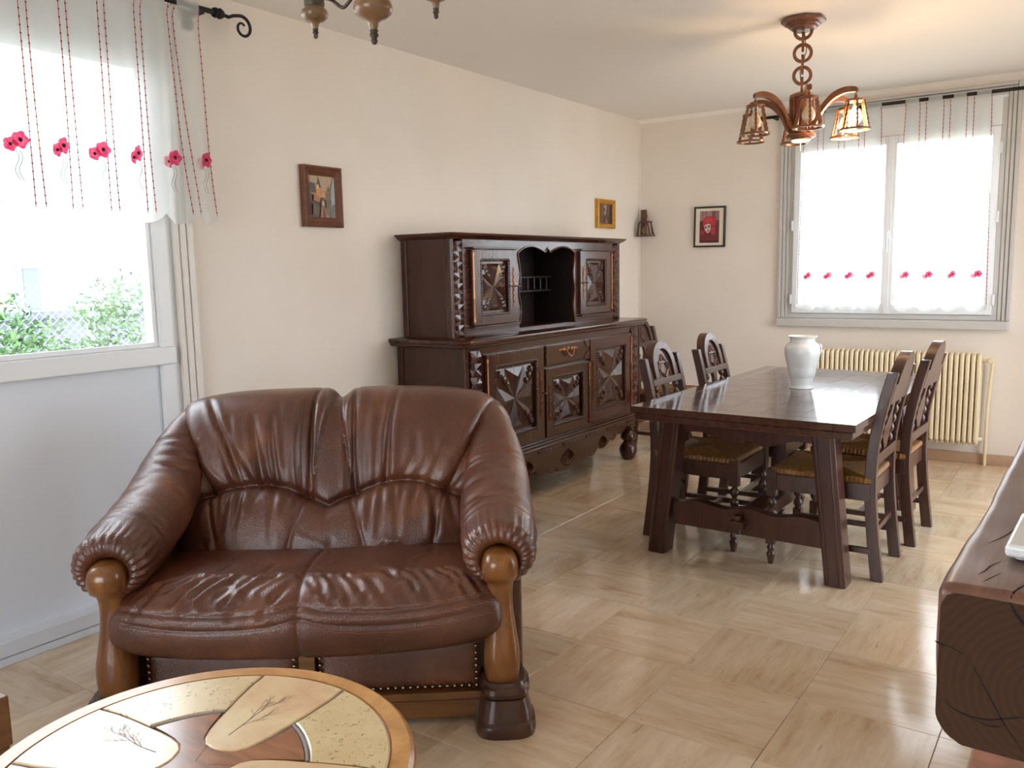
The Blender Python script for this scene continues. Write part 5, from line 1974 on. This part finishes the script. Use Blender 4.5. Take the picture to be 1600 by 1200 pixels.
gold = [(rect(0, 0, 1, 1), (86, 62, 56)), ([(0, .0), (.3, 0), (.26, 1), (0, 1)], (104, 78, 66)), ([(.40, .42), (.50, .44), (.56, .70), (.60, .96), (.36, .98), (.34, .70)], (176, 140, 124)), ([(.22, .3), (.30, .3), (.30, .95), (.22, .95)], (140, 104, 84)),
        ([(.36, .62), (.46, .66), (.44, .80), (.34, .82)], (64, 34, 36)), ([(.62, .4), (.74, .4), (.78, .9), (.66, .92)], (122, 90, 72)), ([(.28, .26), (.7, .22), (.74, .42), (.34, .44)], (88, 76, 60)), ([(.44, .02), (.66, .02), (.60, .2), (.5, .24)], (164, 104, 80)),
        ([(.82, 0), (1, 0), (1, 1), (.86, 1)], (54, 38, 38))]
frame_on('framed_picture', 'small gilt framed dark picture above the far end of the hutch', (.002, 5.717, 1.746), .272, .212, [(0, 0), (0, .026), (.008, .030), (.030, .022), (.036, .012)], M['gold'], 'l', gold, (.036, .036))


def ell(cx, cy, rx, ry, n=24, a0=0, a1=2 * PI):
    return [(cx + rx * math.cos(a0 + (a1 - a0) * k / n), cy + ry * math.sin(a0 + (a1 - a0) * k / n)) for k in range(n)]


red = [(rect(0, 0, 1, 1), (120, 74, 74)), (rect(0, .70, 1, 1), (168, 132, 134)), (rect(.10, .74, .16, 1), (140, 100, 104)), (rect(.28, .76, .34, 1), (146, 108, 112)), (rect(.62, .72, .80, 1), (112, 90, 82)), (rect(.86, .74, .92, .98), (150, 90, 92)),
       (rect(0, 0, .22, .66), (96, 44, 48)), (ell(.62, .50, .38, .30), (112, 50, 54)), ([(0, 0), (1, 0), (1, .30), (.7, .34), (.2, .32), (0, .28)], (116, 46, 52)), (rect(0, 0, 1, .06), (78, 22, 26)), (ell(.14, .33, .12, .09), (160, 52, 62)),
       (ell(.70, .38, .13, .14), (176, 58, 64)), ([(.24, .58), (.56, .62), (.58, .50), (.55, .38), (.46, .30), (.38, .31), (.30, .38), (.25, .48)], (222, 190, 184)),
       (ell(.52, .66, .36, .17, 20, 0, PI) + [(.16, .62), (.18, .50), (.30, .57), (.46, .60), (.62, .56), (.78, .52)], (186, 52, 56)), (ell(.46, .70, .20, .08), (204, 68, 68)),
       (ell(.33, .485, .055, .028, 12), (86, 52, 54)), (ell(.49, .515, .055, .030, 12), (84, 62, 62)), ([(.41, .50), (.43, .50), (.44, .43), (.40, .43)], (196, 160, 154)), (ell(.44, .375, .055, .022, 12), (150, 76, 80))]
bf = frame_on('framed_picture', 'black framed print of a woman in a red hat on the back wall', (.603, YB - .002, 1.642), .252, .308, [(0, 0), (0, .018), (.004, .020), (.013, .019), (.014, .012)], M['black_frame'], 'b', red, (.048, .034), M['mat_card'])
bf.rotation_euler = (0, math.radians(.8), 0)

# ------------------------------------------------------------------ miniature rustic chair in the corner
hc = thing('miniature_chair', 'small rustic wooden chair ornament hanging in the far corner of the room', 'ornament', (.085, 6.235, 1.588))
hw_ = wood('ornament_wood', srgb(62, 36, 26), srgb(112, 72, 54), .6, (30, 30, 8))
MB().box(-.062, .070, -.035, .055, 0, .009).build('base_board', hw_, hc, bevel=.002)
bp = MB().prism([(-.052, .009), (-.004, .009), (-.002, .19), (-.004, .213), (-.050, .210), (-.047, .19)], .028, .050, XZ())
bp.build('back_board', hw_, hc, bevel=.003)
MB().box(-.036, .048, -.026, .046, .108, .120).build('seat_board', hw_, hc, bevel=.002)
MB().tube([(-.002, .0, .122), (.016, .0, .145), (.018, .0, .165), (.004, .0, .172)], .007, 6).build('bracket', hw_, hc)
for x0, x1, y in ((.034, .058, -.02), (.034, .058, .04), (-.040, -.052, -.02)):
    MB().tube([(x0, y, .110), (x1, y, .006)], [.007, .008], 6).build('leg', hw_, hc)
MB().lathe([(0, 0), (.012, 0), (.019, .014), (.021, .034), (.014, .052), (.009, .060), (.012, .066), (0, .066)], 14, (-.004, .0, .009)).build('little_jug', plain('grey_brown_jug', srgb(128, 102, 82), .5, var=.3, vscale=60), hc)

# ------------------------------------------------------------------ fireplace with a rough beam
fp = thing('fireplace', 'stone and brick fireplace with a rough dark oak beam along the right side', 'fireplace', (3.0, 1.1, 0))


def beam():
    # cross-section (x, z) swept along y; local origin (3.0, 1.1)
    y0, y1, x0, x1, z0, z1 = 0, 1.65, -.024, .40, .752, .955
    rc = .020
    sec = []
    for cx, cz, a0, rr in ((x0 + .014, z1 - .014, PI, .014), (x1 - rc, z1 - rc, PI / 2, rc), (x1 - rc, z0 + rc, 0, rc), (x0 + .036, z0 + .036, -PI / 2, .036)):
        for k in range(7):
            a = a0 - PI / 2 * k / 6
            sec.append((cx + rr * math.cos(a), cz + rr * math.sin(a)))
    dense = []
    for i in range(len(sec)):
        p, q = np.array(sec[i]), np.array(sec[(i + 1) % len(sec)])
        m = max(1, int(np.hypot(*(q - p)) / .003))
        for k in range(m):
            dense.append(p + (q - p) * k / m)
    S_ = np.array(dense)
    cen = np.array([(x0 + x1) / 2, (z0 + z1) / 2])
    ys = np.r_[0, np.array([.002, .006, .012]), np.arange(.016, .36, .0032), np.arange(.37, y1 + .01, .03)]
    nrm = np.stack([np.roll(S_[:, 1], -1) - np.roll(S_[:, 1], 1), -(np.roll(S_[:, 0], -1) - np.roll(S_[:, 0], 1))], -1)
    nrm /= np.linalg.norm(nrm, axis=1, keepdims=True) + 1e-9
    if ((S_ - cen) * nrm).sum() < 0:
        nrm = -nrm
    P = np.zeros((len(ys), len(S_), 3))
    rq = np.random.default_rng(8)
    phs = rq.uniform(0, 6, 6)
    for i, y in enumerate(ys):
        wv = .0022 * np.sin(y * 6 + phs[0] + S_[:, 1] * 20) + .0012 * np.sin(y * 14 + phs[1] + S_[:, 0] * 22) + .0005 * np.sin(y * 40 + phs[2] + S_[:, 1] * 50)
        inset_ = [.010, .005, .0025, .001][i] if i < 4 else 0
        Q = S_ + nrm * (wv - inset_)[:, None]
        P[i, :, 0] = Q[:, 0] + (y / 1.1) * .018 * (1 if y < 1.2 else 1)
        P[i, :, 1] = y
        P[i, :, 2] = Q[:, 1]
    # drying cracks along the top and the near side
    top = np.abs(S_[:, 1] - z1) < .002
    X2 = np.repeat(S_[None, :, 0], len(ys), 0)
    Y2 = np.repeat(ys[:, None], len(S_), 1)
    dep = np.zeros_like(X2)
    crk, cw, ecr, ew = [], [], [], []
    for pl, w, dd in (([(.052, .0), (.056, .02), (.066, .05), (.085, .075), (.10, .12), (.13, .2)], .0026, .02), ([(.012, .055), (.018, .078), (.021, .10), (.030, .13)], .0016, .008), ([(.006, .20), (.020, .255), (.030, .32)], .0016, .007),
                      ([(.02, .03), (.035, .075)], .0012, .003), ([(.12, .02), (.20, .18)], .0022, .010), ([(.045, .165), (.047, .19), (.056, .24)], .0018, .009)):
        crk.append(pl); cw.append(w)
    P[:, :, 2] -= dep * top[None, :]
    b_ = MB().grid(P, cv=True)
    b_.f.append(tuple((len(ys) - 1) * len(S_) + k for k in range(len(S_))))
    bo = b_.build('mantel_beam', M['beam'], fp, ang=60)
    # sawn end: a fine grid with checks carved into it, trimmed to the rounded outline
    nx_, nz_ = 170, 84
    xs, zs = np.linspace(x0, x1, nx_), np.linspace(z0, z1, nz_)
    Xg, Zg = np.meshgrid(xs, zs, indexing='ij')
    dep = np.zeros_like(Xg)
    for pl, w, dd in (([(.052, .950), (.058, .938), (.066, .928), (.078, .914)], .0028, .02), ([(.012, .874), (.030, .842), (.050, .806), (.054, .799), (.075, .770)], .0014, .010), ([(-.012, .811), (.0, .803), (.016, .798), (.036, .799), (.054, .806), (.08, .815), (.12, .82)], .0016, .009),
                      ([(-.024, .884), (-.012, .880)], .0024, .010), ([(.02, .795), (.04, .792), (.052, .796)], .0012, .005), ([(-.012, .882), (.012, .874)], .0010, .003), ([(.1, .9), (.2, .8), (.25, .76)], .0022, .010)):
        ecr.append(pl); ew.append(w)
    rings = .0007 * np.sin(np.hypot((Xg - .10) * 1.0, (Zg - .84) * 1.1) * 700 + 2 * np.sin(Xg * 60))
    # pull the grid edge onto the rounded outline
    k1 = np.clip((Zg - (z1 - .030)) / .030, 0, 1)
    k2 = np.clip(((z0 + .044) - Zg) / .044, 0, 1)
    lim = x0 + .004 + .024 * k1 ** 2.5 + .040 * k2 ** 2.2
    Xc = np.maximum(Xg, lim)
    Zc = np.clip(Zg, z0 + .006, z1 - .006)
    P2 = np.stack([Xc, -.0005 + dep + rings * 0 + .0003 * 0, Zc], -1)
    P2[:, :, 1] += rings * .06
    MB().grid(P2).build('sawn_end', M['beam_end'], bo, recalc=False, ang=180)
    tp = P[:, top].reshape(-1, 3)

    def sliver(mb, pl, w, put):
        n = 24
        c = spline([(p[0], p[1], 0) for p in pl], n)
        L_, R_ = [], []
        for k in range(n):
            d = c[min(k + 1, n - 1)] - c[max(k - 1, 0)]
            d = d / (np.hypot(*d[:2]) + 1e-9)
            h = w * .62 * math.sin(PI * (k + .4) / n) ** .6 * (1 + .3 * math.sin(k * 2.3))
            L_.append(put(c[k][0] - d[1] * h, c[k][1] + d[0] * h))
            R_.append(put(c[k][0] + d[1] * h, c[k][1] - d[0] * h))
        mb.add(L_ + R_, [(k, k + 1, n + k + 1, n + k) for k in range(n - 1)])

    def ontop(a, c):
        a2 = a + c / 1.1 * .018
        z = tp[np.argmin((tp[:, 0] - a2) ** 2 + (tp[:, 1] - c) ** 2), 2]
        return (a2, c, z + .0004)
    for pl, w in zip(crk, cw):
        mb = MB()
        sliver(mb, pl, w, ontop)
        mb.build('drying_crack', M['crack'], bo, recalc=False, smooth=False)
    for pl, w in zip(ecr, ew):
        mb = MB()
        sliver(mb, pl, w, lambda a, c: (a, -.0012, c))
        mb.build('drying_crack', M['crack'], bo, recalc=False, smooth=False)


bt = NT('shaded_beam_end_grain')
wv = bt.n('ShaderNodeTexWave', wave_type='RINGS', rings_direction='Y', Scale=34.0, Distortion=2.2, Detail=3)
mpn = bt.n('ShaderNodeMapping')
mpn.inputs['Location'].default_value = (-.10, 0, -.84)
tcn = bt.n('ShaderNodeTexCoord')
bt.l(tcn.outputs['Object'], mpn.inputs[0])
bt.l(mpn.outputs[0], wv.inputs['Vector'])
bt.l(bt.ramp(wv.outputs['Fac'], [(.2, srgb(62, 42, 30)), (.8, srgb(67, 46, 33))]), bt.p.inputs['Base Color'])  # backlit shade put into the end colour, with faint growth rings
bt.p.inputs['Roughness'].default_value = .75
bt.p.inputs['Specular IOR Level'].default_value = .12
M['beam_end'] = bt.m
beam()
MB().box(-.09, .93, .02, 1.55, 0, .092).build('hearth_slab', M['mortar'], fp, bevel=.004)
bk = None
for i in range(5):
    for j in range(7):
        o = None
        x, y = -.086 + .205 * i + .10, .035 + .216 * j + .10
        if bk is None:
            o = MB().box(-.098, .098, -.101, .101, .088, .104).build('brick', M['brick_pink'], fp, bevel=.004, loc=(x, y, 0))
            bk = o.data
        else:
            o = link('brick', bk, fp, (x, y, 0))
            b_ = o.modifiers.new('bevel', 'BEVEL')
            b_.width = .004
for y0, y1 in ((.06, .36), (1.22, 1.52)):
    MB().box(.30, .935, y0, y1, .104, .745).build('jamb', M['mortar'], fp, bevel=.01)
MB().box(.40, .935, .06, 1.52, .957, 2.495).build('chimney_breast', M['wall'], fp)
MB().box(.88, .935, .36, 1.22, .104, .752).build('fire_back', M['crack'], fp)

tv = thing('trivet', 'white ceramic tile trivet with a grey leaf motif lying on the oak beam', 'trivet', (3.125, 1.315, .9585), math.radians(-2))
MB().box(-.088, .088, -.088, .088, .003, .021).build('tile', M['ceramic'], tv, bevel=.006)
mot = MB()
for k in range(7):
    y = -.045 + .015 * k
    w = .036 * (1 - abs(k - 3) / 5)
    for sx in (-1, 1):
        mot.add([(-.022, y, .0213), (-.022 + sx * w, y + .010, .0213), (-.022 + sx * w * .9, y + .017, .0213), (-.022, y + .008, .0213)], [(0, 1, 2, 3)])
mot.build('leaf_motif', plain('grey_green_glaze', srgb(128, 136, 118), .3), tv, recalc=False, smooth=False)
for sx in (-1, 1):
    for sy in (-1, 1):
        MB().lathe([(0, 0), (.008, 0), (.008, .004), (0, .004)], 8, (sx * .07, sy * .07, 0)).build('foot', M['ceramic'], tv)
